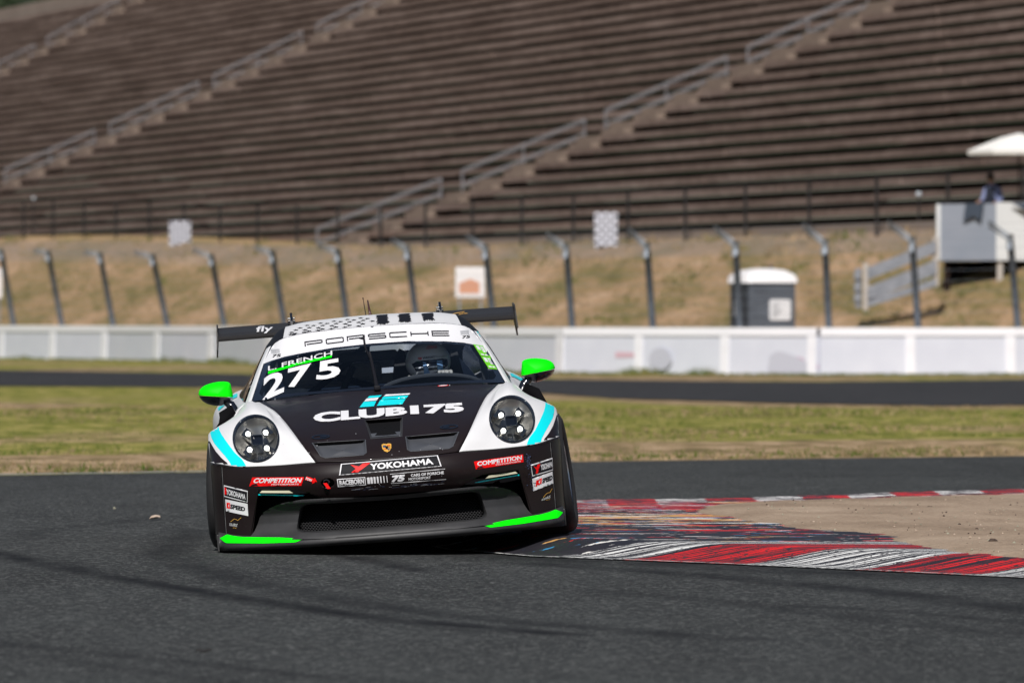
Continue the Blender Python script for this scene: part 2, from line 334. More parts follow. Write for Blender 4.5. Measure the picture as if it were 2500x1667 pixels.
# apex: layers of old paint, black rubber over them
pv = t.coord((1.0, .8, 1)); pn = t.noise(1.6, 4, pv, .65); pn2 = t.noise(4.2, 5, t.coord((.9, .55, 1)), .65); pn3 = t.noise(7, 5, t.coord((.7, .7, 1)), .65)
zoneA = t.n('Attribute', attribute_name='apex').outputs['Fac']; redA = t.n('Attribute', attribute_name='redzone').outputs['Fac']; blackA = t.n('Attribute', attribute_name='blackzone').outputs['Fac']; ochA = t.n('Attribute', attribute_name='ochrezone').outputs['Fac']
hf = t.noise(26, 3, t.coord((1, .6, 1))); apex = t.mix(t.ramp(t.noise(3.1, 4), bw(.4, .6)), (.013, .012, .018), (.022, .018, .024))
def coat(c, colr, off, sc_, thr, zone=None, zk=0, st=(.9, 1.5, 1)):
    mp = t.n('Mapping', {0: t.co.outputs['Object'], 'Scale': st, 'Location': (off, off * .7, 0)}).outputs[0]
    v = t.math('ADD', t.math('MULTIPLY', t.noise(sc_, 3, mp, .5), .82), t.math('MULTIPLY', hf, .18))
    if zone is not None: v = t.math('ADD', v, t.math('MULTIPLY', zone, zk))
    v = t.math('SUBTRACT', v, t.math('MULTIPLY', blackA, .030)); return t.mix(t.ramp(v, bw(thr, thr + .012)), c, colr)
apex = coat(apex, (.30, .008, .014), 3.1, 2.6, .585, redA, .12)
apex = coat(apex, (.60, .33, .10), 11.7, 2.9, .612, ochA, .115)
apex = coat(apex, (.72, .70, .66), 23.3, 3.3, .604, ochA, .03, (.5, 1.9, 1))
apex = coat(apex, (.72, .012, .016), 37.9, 3.3, .590, redA, .035, (.7, 1.7, 1))
apex = coat(apex, (.04, .26, .52), 51.3, 3.6, .618, None, 0, (.7, 1.8, 1))
apex = coat(apex, (.013, .012, .017), 67.7, 5.0, .590, redA, .02, (.6, 1.4, 1))
apex = coat(apex, (.76, .74, .72), 83.3, 4.5, .632, None, 0, (.35, 2.2, 1))
col = t.mix(t.ramp(t.math('ADD', zoneA, t.math('MULTIPLY', t.math('SUBTRACT', pn2, .5), .6)), bw(.48, .52)), FRONTC, apex)
xc_ = t.n('SeparateXYZ', {0: t.co.outputs['Object']}).outputs[0]
bk = t.ramp(t.math('FRACT', t.math('ADD', t.math('MULTIPLY', xc_, 1.55), t.math('MULTIPLY', hf, .12))), [(0, (.66, .012, .012)), (.5, (.74, .72, .70))], True)
bk = t.mix(t.ramp(t.math('ADD', t.math('MULTIPLY', t.noise(5.5, 4, t.coord((1, 1.6, 1))), .8), t.math('MULTIPLY', hf, .2)), bw(.50, .53)), (.03, .018, .022), bk)
bz = t.n('Attribute', attribute_name='backzone').outputs['Fac']; col = t.mix(bz, col, bk)
t.base(col); t.bump(t.math('ADD', t.math('MULTIPLY', strk, .6), pn3), .35, .006)
APX = Vector((front[4][0], front[4][1]))
def apexf(x, y):
    s_, t_ = ks(x, y), kt(x, y); a = 1 - smooth(-.25, .45, s_ - t_ * 1.0)
    if t_ > .95 and s_ < 1.2: a = 1
    if segdist((x, y), back) < .5 and x > .35 and y > 47: a = 0
    return a
def redz(x, y): return smooth(44.5, 46.5, y)
def blackz(x, y): return (1.0 * (1 - smooth(41.2, 43.4, y)) + .15) * (1 - .6 * smooth(.7, 1.5, x)) - .1
kerb = sheet('kerb', [kl], .004, KERB, (.07, .12), zf=kz, attrs={'s': ks, 't': kt, 'apex': apexf, 'redzone': redz, 'blackzone': blackz, 'backzone': lambda x, y: (1 - smooth(.9, 1.3, segdist((x, y), back))) * smooth(.2, .9, x) * smooth(46, 48, y), 'ochrezone': lambda x, y: smooth(42.4, 43.2, y) * (1 - smooth(44.6, 45.6, y))})
LINEW = mat('kerb_edge_line', (.55, .55, .54), .8); t = NT(LINEW); t.base(t.ramp(t.noise(22, 4), [(.44, (.03, .03, .03)), (.52, (.60, .60, .58))]))
fl = [Vector(p) for p in front]; sheet('kerb_line', [sweep2([(p.x - .010, p.y - .03) for p in fl], .035)], .008, LINEW, (.1, .1))
def fary(x):
    q = sorted(far); return lerp(q, x)
# verge wisps: countless blades of grass at the edges of the turf and behind the barrier
def tufts(name, spots, m, hgt, wid, blades=4):
    mb = MB()
    for x, y, z, s_ in spots:
        for _ in range(blades):
            a = random.uniform(0, 6.28); l = random.gauss(0, .35) * hgt * s_; h_ = hgt * s_ * random.uniform(.5, 1.2); dx, dy = math.cos(a) * wid, math.sin(a) * wid; ox, oy = random.gauss(0, wid * 2), random.gauss(0, wid * 2)
            k = len(mb.v); mb.v += [(x + ox - dx, y + oy - dy, z), (x + ox + dx, y + oy + dy, z), (x + ox + l, y + oy + l * .4, z + h_)]; mb.f.append((k, k + 1, k + 2)); mb.fm.append(0)
    o = mb.build(name, m); tag(o, kind='stuff'); return o
GB = mat('green_blades', (.07, .10, .02), .8, spec=.2); t = NT(GB); t.base(t.ramp(t.noise(.8, 4), [(.35, (.045, .085, .010)), (.5, (.095, .125, .020)), (.65, (.19, .165, .06))]))
SB = mat('straw_blades', (.3, .22, .12), .8, spec=.2); t = NT(SB); t.base(t.ramp(t.noise(.5, 4), [(.35, (.14, .115, .055)), (.5, (.30, .215, .12)), (.65, (.42, .31, .19))]))
sp = []
for _ in range(9000):
    y = random.uniform(59.2, 108); x = random.uniform(-.075, .075) * y; sp.append((x, y, 0, random.uniform(.4, 1.2)))
sp = [s_ for s_ in sp if s_[1] > fary(s_[0]) + .25]
tufts('grass', [s_ for s_ in sp if noise.noise(Vector((s_[0] * .5, s_[1] * .2, 0))) > -.15], GB, .055, .006)
tufts('straw_grass', [(x + .3, y, z, s_) for x, y, z, s_ in sp if noise.noise(Vector((x * .4, y * .2, 9))) > .0], SB, .06, .006)
sp = [(random.uniform(-4.5, -1.5), random.uniform(58.6, 60.2), 0, random.uniform(.5, 1.2)) for _ in range(1600)]
tufts('verge_grass', [s_ for s_ in sp if s_[1] > fary(s_[0]) + .55], GB, .07, .007)

# ================================================================== barrier and fence
BASE = [(-900, 861), (-500, 867), (0, 875), (270, 879), (530, 885), (800, 897), (1050, 905), (1340, 911), (1700, 914), (2000, 916), (2500, 915), (2900, 914), (3500, 912)]
def bline(px):   # foot of the barrier
    for (a, b), (c, d_) in zip(BASE, BASE[1:]):
        if px <= c: y = b + (d_ - b) * (px - a) / (c - a); break
    dd = 18364 * 1.245 / (y - 783.2); return Vector(((px - 1250) / 18364 * dd, dd, 0))
CONC = varied('white_barrier_paint', (.78, .78, .82), (.86, .86, .90), 1.2, .75, spec=.3)
CONC2 = varied('grey_barrier_panel', (.56, .58, .66), (.66, .68, .75), 1.6, .8, spec=.3, stretch=(1, 1, .4))
joints = [-420, -330, -240, -150, -65, 16, 141, 268, 397, 530, 672, 830, 1000, 1190, 1386, 1577, 1788, 2000, 2232, 2477, 2720, 2960]
proto = None
for a, b in zip(joints, joints[1:]):
    A, B = bline(a), bline(b); L_ = (B - A).length
    if proto is None:
        proto = empty('concrete_barrier'); mb = MB()
        mb.add([(0, -.10, 0), (1, -.10, 0), (1, .10, 0), (0, .10, 0), (0, -.07, 1.07), (1, -.07, 1.07), (1, .07, 1.07), (0, .07, 1.07)], [(0, 1, 5, 4), (1, 2, 6, 5), (2, 3, 7, 6), (3, 0, 4, 7), (4, 5, 6, 7), (0, 3, 2, 1)]); mb.build('block', CONC2, proto)
        mb = MB(); mb.add([(0, -.105, .90), (1, -.105, .90), (1, .10, .90), (0, .10, .90), (0, -.10, 1.09), (1, -.10, 1.09), (1, .09, 1.09), (0, .09, 1.09)], [(0, 1, 5, 4), (1, 2, 6, 5), (2, 3, 7, 6), (3, 0, 4, 7), (4, 5, 6, 7), (0, 3, 2, 1)]); mb.build('cap', CONC, proto)
        mb = MB(); mb.add([(.90, -.125, 0), (.995, -.125, 0), (.995, .10, 0), (.90, .10, 0), (.90, -.098, .895), (.995, -.098, .895), (.995, .09, .895), (.90, .09, .895)], [(0, 1, 5, 4), (1, 2, 6, 5), (2, 3, 7, 6), (3, 0, 4, 7), (4, 5, 6, 7), (0, 3, 2, 1)]); mb.build('end_post', CONC, proto); o = proto
    else:
        o = proto.copy(); COL.objects.link(o)
        for c in list(proto.children): d = c.copy(); COL.objects.link(d); d.parent = o
    o.location = A; o.rotation_euler = (0, 0, math.atan2(B.y - A.y, B.x - A.x)); o.scale = (L_, 1, 1)
    tag(o, 'pale grey concrete barrier block with white cap in the wall along the far track', 'barrier', 'concrete barrier blocks in the far wall')
def on_barrier(name, px, w_, z0, z1, pts, m):
    A, B = bline(px), bline(px + w_); ux = (B - A).normalized(); nn = Vector((ux.y, -ux.x, 0)); nn = nn if nn.y < 0 else -nn; L_ = (B - A).length
    V, F = cdt([pts], .2); return [(A + ux * (u * L_) + nn * (.112 - .03 * (z0 + v * (z1 - z0))) + Vector((0, 0, z0 + v * (z1 - z0)))) for u, v in V], F
FADE = mat('faded_pink_print', (.62, .42, .48), .7); FADE2 = mat('faded_grey_print', (.50, .51, .58), .7); FADE3 = mat('faded_magenta_print', (.52, .32, .42), .7)
for mt_, lab, items in ((FADE, 'faded pink bar printed on the white barrier, left of the grey ring print', [(1510, 46, .38, .52, [(0, 0), (1, .1), (1, .9), (0, 1)])]), (FADE2, 'faded pale grey round print on the white barrier right of the car', [(1592, 56, .10, .62, ell(.5, .5, .5, .5, 20))]), (FADE, 'small faded pink oval print beside the grey round print on the barrier', [(1566, 10, .05, .5, ell(.5, .5, .5, .5, 12))]),
                                (FADE2, 'faded grey car shaped print on the barrier below the portable toilet', [(1880, 120, .05, .55, [(0, 0), (.05, .8), (.2, 1), (.35, .95), (.6, .75), (.8, .5), (.95, .2), (.96, 0)])]), (FADE3, 'faded magenta swoosh over the grey car shaped print on the barrier', [(1950, 55, .15, .42, [(0, 1), (.1, 1), (.5, .75), (1, .35), (.98, 0), (.8, .05), (.5, .45)])])):
    ad = MB(); ad.add(*on_barrier('', *items[0], None))
    if mt_ is FADE3: ad.v = [(a, b - .006, c) for a, b, c in ad.v]
    tag(ad.build('faded_print', mt_), lab, 'advert print')
GALV = varied('fence_post_steel', (.055, .065, .08), (.10, .115, .14), 3, .6, spec=.3); GALT = mat('fence_arm_steel', (.26, .29, .33), .5, .2); RAILM = mat('handrail_steel', (.17, .165, .175), .6)
fence = empty('catch_fence', bline(1340)); tag(fence, 'tall track fence of leaning grey steel posts with angled top arms, behind the barrier', 'fence')
fo = fence.location
bots = [-170, -105, -30, 32, 150, 276, 409, 548, 696, 850, 1020, 1207, 1398, 1595, 1807, 2025, 2243, 2487, 2700]; bends = [-190, -130, -55, 3, 117, 244, 372, 516, 664, 824, 994, 1185, 1382, 1579, 1796, 2014, 2227, 2466, 2680]
tops = [580, 585, 596, 612, 615, 620, 624, 624, 615, 612, 605, 603, 600, 598, 594, 590, 584, 578, 576]; tips = [(-240, 560), (-180, 565), (-100, 595), (-40, 612), (84, 612), (206, 616), (328, 616), (470, 610), (620, 604), (780, 600), (957, 588), (1140, 580), (1335, 575), (1536, 564), (1744, 559), (1960, 552), (2168, 546), (2412, 546), (2620, 545)]
ends = []
for pb, pt, ty_, (ax_, ay_) in zip(bots, bends, tops, tips):
    q0 = pb + .5 * (pb - pt); P0 = bline(q0); u_ = (bline(q0 + 20) - P0).normalized(); n_ = Vector((-u_.y, u_.x, 0)); n_ = n_ if n_.y > 0 else -n_; P0 = bline(q0 - n_.x * .36 * 18364 / P0.y) + n_ * .36; dd = P0.y; W3 = lambda px, py: Vector(((px - 1250) / 18364 * dd, dd, 1.245 - (py - 783.2) / 18364 * dd)) - fo
    P0 = P0 - fo; P1 = W3(pt, ty_); P2 = W3(ax_, ay_) + Vector((0, -.15, 0)); mb = MB(); mb.tube([P0, P1], .080 if pb > 1000 else .088, 8); po = mb.build('fence_post', GALV, fence, True); mb = MB()
    for dz_ in (-.05, .05): mb.tube([P1 + Vector((0, 0, dz_ - .04)), P2 + Vector((0, 0, dz_))], .032, 6)
    mb.tube([P1 + Vector((0, 0, -.3)), P1 + Vector((.0, 0, .06))], .085, 8); mb.build('fence_arm', GALT, po, True); ends.append((P0, P1, P2))
mb = MB()
for k in range(9):
    f_ = .38 + .62 * k / 8; mb.tube([a.lerp(b, f_) + Vector((0, -.08, 0)) for a, b, c in ends], .0035, 4)
for k in range(2): mb.tube([b.lerp(c, .5 + .5 * k) for a, b, c in ends], .0035, 4)
mb.build('fence_cable', GALT, fence)

# ================================================================== hillside
def stand_pt(tt, k=0): # foot line of the grandstand
    return Vector((-1.73 - .2639 * tt + .9646 * k, 244 + .9646 * tt + .2639 * k, 0))
def stand_at(px):
    q = (px - 1250) / 18364; tt = (-1.73 - q * 244) / (.2639 + q * .9646); return stand_pt(tt)
HILL = mat('dry_hillside', (.2, .15, .1), .95, spec=.1); t = NT(HILL)
h1 = t.noise(.55, 5, t.coord((.9, .22, 1.2)), .6); h2 = t.noise(3.2, 6, t.coord((1, .35, 2)), .65); sA = t.math('ADD', t.math('MULTIPLY', h1, .62), t.math('MULTIPLY', h2, .38))
c = t.ramp(sA, [(.34, (.12, .105, .042)), (.43, (.21, .17, .072)), (.52, (.35, .235, .13)), (.59, (.47, .31, .19)), (.69, (.58, .43, .29))])
tp = t.n('Attribute', attribute_name='lane').outputs['Fac']; c = t.mix(t.math('MULTIPLY', tp, .6), c, (.27, .22, .18)); gd = t.n('Attribute', attribute_name='gold').outputs['Fac']; c = t.mix(t.math('MULTIPLY', gd, .7), c, (.44, .30, .15))
t.base(c); t.bump(h2, 1, .25)
P = []; rowsN = 40; cols = list(range(-900, 3400, 40)); lane = []; gold = []
for j in range(rowsN + 1):
    for px in cols:
        A, B = bline(px), stand_at(px); f_ = j / rowsN; p = A.lerp(B, f_); zt = 3.72 + 1.03 * (1 - smooth(0, 1150, px))
        z = zt * (smooth(0, 1, f_) * .55 + f_ * .45) + .10 * noise.noise(Vector((p.x * .5, p.y * .15, 0))) * (1 - f_) + .05 * noise.noise(Vector((p.x * 2, p.y * .7, 4)))
        if j == 0: z = -.05
        P.append((p.x, p.y, z)); left = 1 - smooth(600, 1500, px); c0_ = .80 - .06 * left; lane.append(smooth(c0_ - .07, c0_, f_) * (1 - smooth(.93 - .06 * left, .97 - .04 * left, f_))); gold.append(left * smooth(.90, .94, f_))
n = len(cols); hill = obj('hill', P, [(j * n + i, j * n + i + 1, (j + 1) * n + i + 1, (j + 1) * n + i) for j in range(rowsN) for i in range(n - 1)], HILL, None, True); tag(hill, kind='structure')
for nm, arr in (('lane', lane), ('gold', gold)): a = hill.data.attributes.new(nm, 'FLOAT', 'POINT'); a.data.foreach_set('value', arr)
def hill_z(px, f_): return (3.72 + 1.03 * (1 - smooth(0, 1150, px))) * (smooth(0, 1, f_) * .55 + f_ * .45)
sp = []
for _ in range(7000):
    px = random.uniform(-60, 2560); f_ = random.uniform(.02, .98); p = bline(px).lerp(stand_at(px), f_); sp.append((p.x, p.y, hill_z(px, f_) - .05, random.uniform(.4, 1.3)))
tufts('hillside_straw', [s_ for s_ in sp if noise.noise(Vector((s_[0] * .6, s_[1] * .15, 2))) > -.1], SB, .22, .02, 4)
tufts('hillside_grass', [s_ for s_ in sp if noise.noise(Vector((s_[0] * .6, s_[1] * .15, 12))) > .12], GB, .20, .02, 4)
sp = []
for _ in range(2600):
    px = random.uniform(-60, 2560); p = bline(px); sp.append((p.x + random.uniform(-.2, .2), p.y - random.uniform(.2, 3.5), 0, random.uniform(.4, 1.3) * (1.7 if noise.noise(Vector((px * .008, 3, 0))) > .15 else .7)))
tufts('barrier_grass', sp, GB, .10, .012, 5)

# ================================================================== grandstand
TIMB = mat('weathered_timber', (.3, .25, .2), .85, spec=.2); t = NT(TIMB)
w1 = t.noise(1, 5, t.coord((.10, .8, 1.2)), .6); w2 = t.noise(1, 4, t.coord((1.6, 3, 6)), .6)
t.base(t.ramp(t.math('ADD', t.math('MULTIPLY', w1, .6), t.math('MULTIPLY', w2, .4)), [(.30, (.11, .073, .060)), (.5, (.205, .145, .121)), (.68, (.33, .247, .213))]))
DARKT_SHADE = mat('dark_timber_and_gap_shade', (.022, .015, .013), .95, spec=.05); STEP = varied('tan_concrete', (.19, .14, .11), (.245, .185, .145), .8, .9)  # near-black timber; on the bench rows it paints shade into the gaps
TOPC = varied('pale_concrete', (.22, .17, .14), (.27, .215, .18), .3, .9)
stand = empty('grandstand', (-1.73, 244, 0), math.atan2(-.9646, .2639)); tag(stand, 'huge hillside grandstand with rows of brown timber benches and three rising stairways', 'grandstand')
T0, T1 = -75, 345; NR = 31; Z = [3.83]; s_p = 1.17
for k in range(NR): Z.append(Z[-1] + .447 + .0068 * k)
def lx(tt): return -tt        # along the rows; local y runs back, z up
STA = [14.3, 119.0, 208.0]
for k in range(NR):
    z0, z1 = Z[k], Z[k + 1]; r_ = z1 - z0; y = k * s_p; mb = MB()
    e = random.Random(k)
    # bench board in slightly uneven lengths
    xx = T0
    while xx < T1:
        L_ = e.uniform(5, 8); x1_ = min(xx + L_, T1); dy_ = e.uniform(-.015, .015); mb.m = 0
        mb.box((lx(x1_) + .03, y + dy_, z0 + r_ * e.uniform(.54, .60)), (lx(xx), y + .42 + dy_, z1 - .012 + e.uniform(-.012, .012))); xx = x1_
    mb.m = 1; mb.box((lx(T1), y + .36, z0 - .02), (lx(T0), y + .44, z0 + r_ * .52)); mb.box((lx(T1), y + .40, z1 - .10), (lx(T0), y + s_p + .37, z1 - .03))  # dark boxes behind the gaps, shade put into their colour
    mb.build('bench_row', [TIMB, DARKT_SHADE], stand)
for tt in STA:
    for k in range(-1, NR):
        z0, z1 = (Z[k], Z[k + 1]) if k >= 0 else (Z[0] - .45, Z[0]); y = k * s_p; mb = MB()
        mb.box((lx(tt + .55), y - .30, z0 - .02), (lx(tt - 2.3), y + .30, z0 + (z1 - z0) * .52)); mb.box((lx(tt + .55), y - .03, z0 + .1), (lx(tt - 2.3), y + .95, z1 + .012)); mb.build('stair_step', STEP, stand)
    k = -.9
    while k < NR - 1:
        zf = lambda q: Z[max(0, min(NR, int(math.floor(q))))] + (q - math.floor(q)) * .5 if q >= 0 else Z[0] + q * .45
        mb = MB(); A = Vector((lx(tt + .62), k * s_p, zf(k))); B = Vector((lx(tt + .62), (k + 3.75) * s_p, zf(k + 3.75))); up = Vector((0, 0, 1))
        for h_ in (1.0, .50): mb.tube([A + up * h_, B + up * h_], .026, 6); mb.tube([A + up * h_ + Vector((.16, 0, -.06)), B + up * h_ + Vector((.16, 0, -.06))], .022, 6)
        for q in (0, .5, 1): c_ = A.lerp(B, q); mb.tube([c_ - up * .3, c_ + up * 1.0], .04, 6)
        mb.build('handrail', RAILM, stand); k += 4.4
mb = MB(); mb.box((lx(T1), NR * s_p, Z[NR] - .3), (lx(T0), NR * s_p + 3, Z[NR] + 1.05)); mb.build('top_wall', TOPC, stand)
mb = MB(); mb.box((lx(T1), -.45, Z[0] - 1.2), (lx(T0), -.04, Z[0] + .02)); mb.build('front_kerb', TOPC, stand)
# dark rail fence along the foot of the stand
IRON = mat('dark_iron', (.012, .010, .010), .7)
sf = empty('rail_fence', (-1.73, 244, 0), math.atan2(-.9646, .2639)); tag(sf, 'dark iron rail fence running along the foot of the grandstand', 'fence')
tt = -70
while tt < 90:
    mb = MB(); zz = 3.45 + 1.15 * smooth(-3, 78, tt); mb.tube([(lx(tt), -.9, zz), (lx(tt), -.9, zz + 1.62)], .05, 6); mb.build('rail_post', IRON, sf); tt += 5.9
for h_ in (5.02, 4.30): mb = MB(); mb.tube([(lx(q), -.9, h_ + 1.15 * smooth(-3, 78, q)) for q in range(-75, 95, 6)], .018, 6); mb.build('rail', IRON, sf)
# small pale fittings hanging on that fence, hatched screens
for px, py, lab in ((2243, 475, 'small pale round lamp on the rail fence beside the marshal post'), (82, 485, 'small pale round lamp on the rail fence at the far left')):
    b = stand_at(px); b = b + (Vector((-.9646, -.2639, 0)) * 1.0); dd = b.y; p = Vector(((px - 1250) / 18364 * dd, dd, 1.245 - (py - 783.2) / 18364 * dd)); mb = MB()
    bm = bmesh.new(); bmesh.ops.create_uvsphere(bm, u_segments=14, v_segments=8, radius=.08); mb.bm(bm, Matrix.Translation(p)); lo_ = mb.build('lamp', varied('pale_plastic', (.3, .33, .36), (.5, .53, .56), 30, .6), None, True); tag(lo_, lab, 'lamp'); mb = MB(); mb.tube([(p.x, p.y + .04, 3.4), (p.x, p.y + .04, p.z)], .03, 6); mb.build('stem', IRON, lo_)
for px0, px1, y0_, y1_, lab in ((413, 466, 540, 612, 'white cross hatched net panel standing left of centre before the grandstand'), (1451, 1508, 519, 603, 'white cross hatched net panel standing right of centre before the grandstand')):
    b = stand_at((px0 + px1) / 2) + Vector((-.9646, -.2639, 0)) * 3; dd = b.y - 6; c = 18364 / dd; X0, X1 = (px0 - 1250) / c, (px1 - 1250) / c; Z0, Z1 = 1.245 - (y1_ - 783.2) / c, 1.245 - (y0_ - 783.2) / c; mb = MB()
    o = rrect(X0, Z0, X1, Z1, .07, 3); V, F = cdt([o], .3); mb.v = [(x, dd, z) for x, z in V]; mb.f = F; mb.fm = [0] * len(F); mb.m = 1; n_ = 9
    N_ = mat('net_white', (.10, .10, .13), .7) if 'net_white' not in MATS else MATS['net_white']; N2_ = mat('net_cord', (.80, .81, .88), .7) if 'net_cord' not in MATS else MATS['net_cord']
    w_, h_ = X1 - X0, Z1 - Z0
    for sgn in (1, -1):
        for k in range(-9, 10):
            a = (X0 + w_ / 2 + k * w_ / 2.7 - sgn * h_ / 2, Z0); b_ = (a[0] + sgn * h_, Z1); pts = [Vector(a).lerp(Vector(b_), q / 90) for q in range(91)]; pts = [p for p in pts if inside(tuple(p), [o])]
            if len(pts) > 1: mb.tube([(p.x, dd - .03, p.y) for p in (pts[0], pts[-1])], .030, 4)
    for X in (X0 + .06, X1 - .06): mb.tube([(X, dd + .03, Z0 - 1.0), (X, dd + .03, Z1 - .1)], .03, 6)
    tag(mb.build('net_panel', [N_, N2_]), lab, 'panel')
# sign boards on the hillside
def W3(px, py, dd): return Vector(((px - 1250) / 18364 * dd, dd, 1.245 - (py - 783.2) / 18364 * dd))
SIGNW = mat('sign_white', (.70, .68, .68), .6); ORNG = mat('faded_orange', (.55, .27, .17), .6)
for (a, b, c_, d_), dd, lab, art in (((1112, 652, 1184, 727), 190, 'small white notice board with a faded orange print on the brown hillside', 1), ((-40, 655, 5, 728), 262, 'white notice board at the left picture edge on the hillside', 0)):
    q = empty('sign_board', W3((a + c_) / 2, d_ + 25, dd)); o_ = q.location; A, B = W3(a, d_, dd) - o_, W3(c_, b, dd) - o_; mb = MB(); mb.box((A.x, -.03, A.z), (B.x, .03, B.z), .012); mb.build('board', SIGNW, q)
    if art: mb = MB(); w_, h_ = B.x - A.x, B.z - A.z; mb.add([(A.x + w_ * .12, -.034, A.z + h_ * .14), (A.x + w_ * .82, -.034, A.z + h_ * .14), (A.x + w_ * .82, -.034, A.z + h_ * .50), (A.x + w_ * .5, -.034, A.z + h_ * .62), (A.x + w_ * .12, -.034, A.z + h_ * .48)], [(0, 1, 2, 3, 4)]); mb.build('print', ORNG, q)
    for x in (A.x + .1, B.x - .1): mb = MB(); mb.tube([(x, .05, -.5), (x, .05, B.z - .05)], .03, 6); mb.build('leg', GALT, q)
    tag(q, lab, 'sign')
# portable toilet
dd = 181; c = 18364 / dd; q = empty('portable_toilet', W3(1862, 800, dd) - Vector((0, 0, .62)), rad(22)); TG = varied('toilet_grey', (.075, .085, .105), (.10, .115, .14), 2, .6); TD = mat('toilet_dark', (.03, .035, .045), .6); TR = mat('toilet_roof', (.78, .76, .76), .5)
mb = MB(); mb.box((-.60, -.60, 0), (.60, .60, 1.73), .03)
for z in (.35, .62, .9, 1.2, 1.48): mb.box((-.50, -.615, z), (.50, -.59, z + .03), .005)
mb.build('cabin', TG, q); mb = MB(); mb.box((-.625, -.50, .05), (-.59, .50, 1.62), .01); mb.build('door', TD, q)
mb = MB(); rz_ = [(.66, 1.70), (.66, 1.80), (.60, 1.90), (.42, 2.00), (.20, 2.04), (.0, 2.05)]
for s_, z in rz_: mb.v += [(x * s_ / .66, y * s_ / .66, z) for x, y in rrect(-.67, -.66, .67, .66, .12, 3)]
n = 16; mb.f = [(i * n + k, i * n + (k + 1) % n, (i + 1) * n + (k + 1) % n, (i + 1) * n + k) for i in range(5) for k in range(n)] + [tuple(range(n))]; mb.fm = [0] * len(mb.f); mb.build('roof', TR, q, True)
mb = MB(); mb.add([(x, -.622, z) for x, z in rrect(-.10, .80, .46, 1.30, .06)], [tuple(range(20))]); mb.m = 1
for k in range(5): mb.box((-.02, -.632, .90 + k * .07), (.12 + .06 * (k % 3), -.625, .93 + k * .07))
mb.build('company_sticker', [PAPER, SILVER], q); mb = MB(); mb.add([(-.632, y, z) for y, z in ((-.2, .9), (.25, .9), (.25, 1.3), (-.2, 1.3))], [(0, 1, 2, 3)]); mb.build('door_sticker', SILVER, q); mb = MB(); mb.tube([(.35, .3, 1.9), (.35, .3, 2.12)], .05, 8); mb.build('vent_pipe', TD, q)
tag(q, 'grey portable toilet with white domed roof behind the barrier wall', 'portable toilet')
# wooden ramp rail
GW = varied('grey_timber', (.15, .165, .19), (.27, .28, .31), 4, .8, stretch=(1, 1, 4)); PW = mat('pale_post_timber', (.42, .38, .34), .8); dd = 182
q = empty('wooden_railing', W3(2110, 758, dd)); o_ = q.location
for a, b, th in (((2118, 668), (2285, 602), .15), ((2118, 718), (2285, 652), .17), ((2118, 740), (2285, 690), .09)):
    A, B = W3(*a, dd) - o_, W3(*b, dd) - o_; mb = MB(); mb.add([A + Vector((0, -.03, -th)), B + Vector((0, -.03, -th)), B + Vector((0, -.03, th)), A + Vector((0, -.03, th)), A + Vector((0, .03, -th)), B + Vector((0, .03, -th)), B + Vector((0, .03, th)), A + Vector((0, .03, th))], [(0, 1, 2, 3), (7, 6, 5, 4), (3, 2, 6, 7), (0, 4, 5, 1), (0, 3, 7, 4), (1, 5, 6, 2)]); mb.build('plank', GW, q)
for px, y1_, y2_, m_ in ((2114, 643, 758, PW), (2096, 655, 752, GW), (2285, 578, 700, PW)):
    A, B = W3(px, y2_, dd) - o_, W3(px, y1_, dd) - o_; mb = MB(); mb.box((A.x - .07, .035, A.z), (A.x + .07, .15, B.z), .01); mb.build('post', m_, q)
for y_ in (672, 700, 726): A = W3(2090, y_, dd) - o_; mb = MB(); mb.box((A.x - .05, -.02, A.z - .1), (A.x + .12, .03, A.z + .07)); mb.build('rung', GW, q)
tag(q, 'sloping grey wooden railing leading up to the white marshal post', 'railing')
# marshal post
dd = 184; c = 18364 / dd; q = empty('marshal_post', W3(2400, 745, dd)); o_ = q.location; PSHADE = varied('shaded_white_panel', (.24, .27, .32), (.29, .31, .36), 1, .6); PWH = varied('white_panel', (.60, .61, .61), (.66, .67, .67), .7, .6)  # side panel's blue-grey paints shade onto a white board
A, B, D_ = W3(2297, 636, dd) - o_, W3(2432, 497, dd) - o_, W3(2640, 497, dd) - o_
def slab(A, B, y0a, y1a, name, m_): mb = MB(); mb.add([(A.x, y0a, A.z), (B.x, y1a, A.z), (B.x, y1a, B.z), (A.x, y0a, B.z), (A.x, y0a + .06, A.z), (B.x, y1a + .06, A.z), (B.x, y1a + .06, B.z), (A.x, y0a + .06, B.z)], [(0, 1, 2, 3), (7, 6, 5, 4), (3, 2, 6, 7), (0, 4, 5, 1), (0, 3, 7, 4), (1, 5, 6, 2)]); return mb.build(name, m_, q)
slab(Vector((A.x, 0, A.z)), Vector((B.x, 0, B.z)), 1.1, 0, 'side_panel', PSHADE)
slab(Vector((B.x, 0, A.z)), Vector((D_.x, 0, B.z + .03)), 0, .5, 'front_panel', PWH)
mb = MB(); mb.box((A.x - .05, 1.04, A.z + .02), (A.x + .05, 1.2, B.z), .01); mb.build('corner_board', PWH, q)
mb = MB(); mb.add([(A.x + .02, 1.16, A.z + .03), (B.x, .06, A.z + .03), (D_.x, .56, A.z + .03), (D_.x, 2.4, A.z + .03), (A.x + .5, 2.4, A.z + .03)], [(0, 1, 2, 3, 4)]); mb.build('deck', DARKT_SHADE, q)
for px, y_, m_, yy in ((2318, 720, DARKT_SHADE, 1.1), (2442, 742, PW, .1), (2560, 742, PW, .5), (2360, 715, DARKT_SHADE, 2.0)): E_ = W3(px, y_, dd) - o_; mb = MB(); mb.box((E_.x - .07, yy, E_.z - .3), (E_.x + .07, yy + .12, A.z), .01); mb.build('post', m_, q)
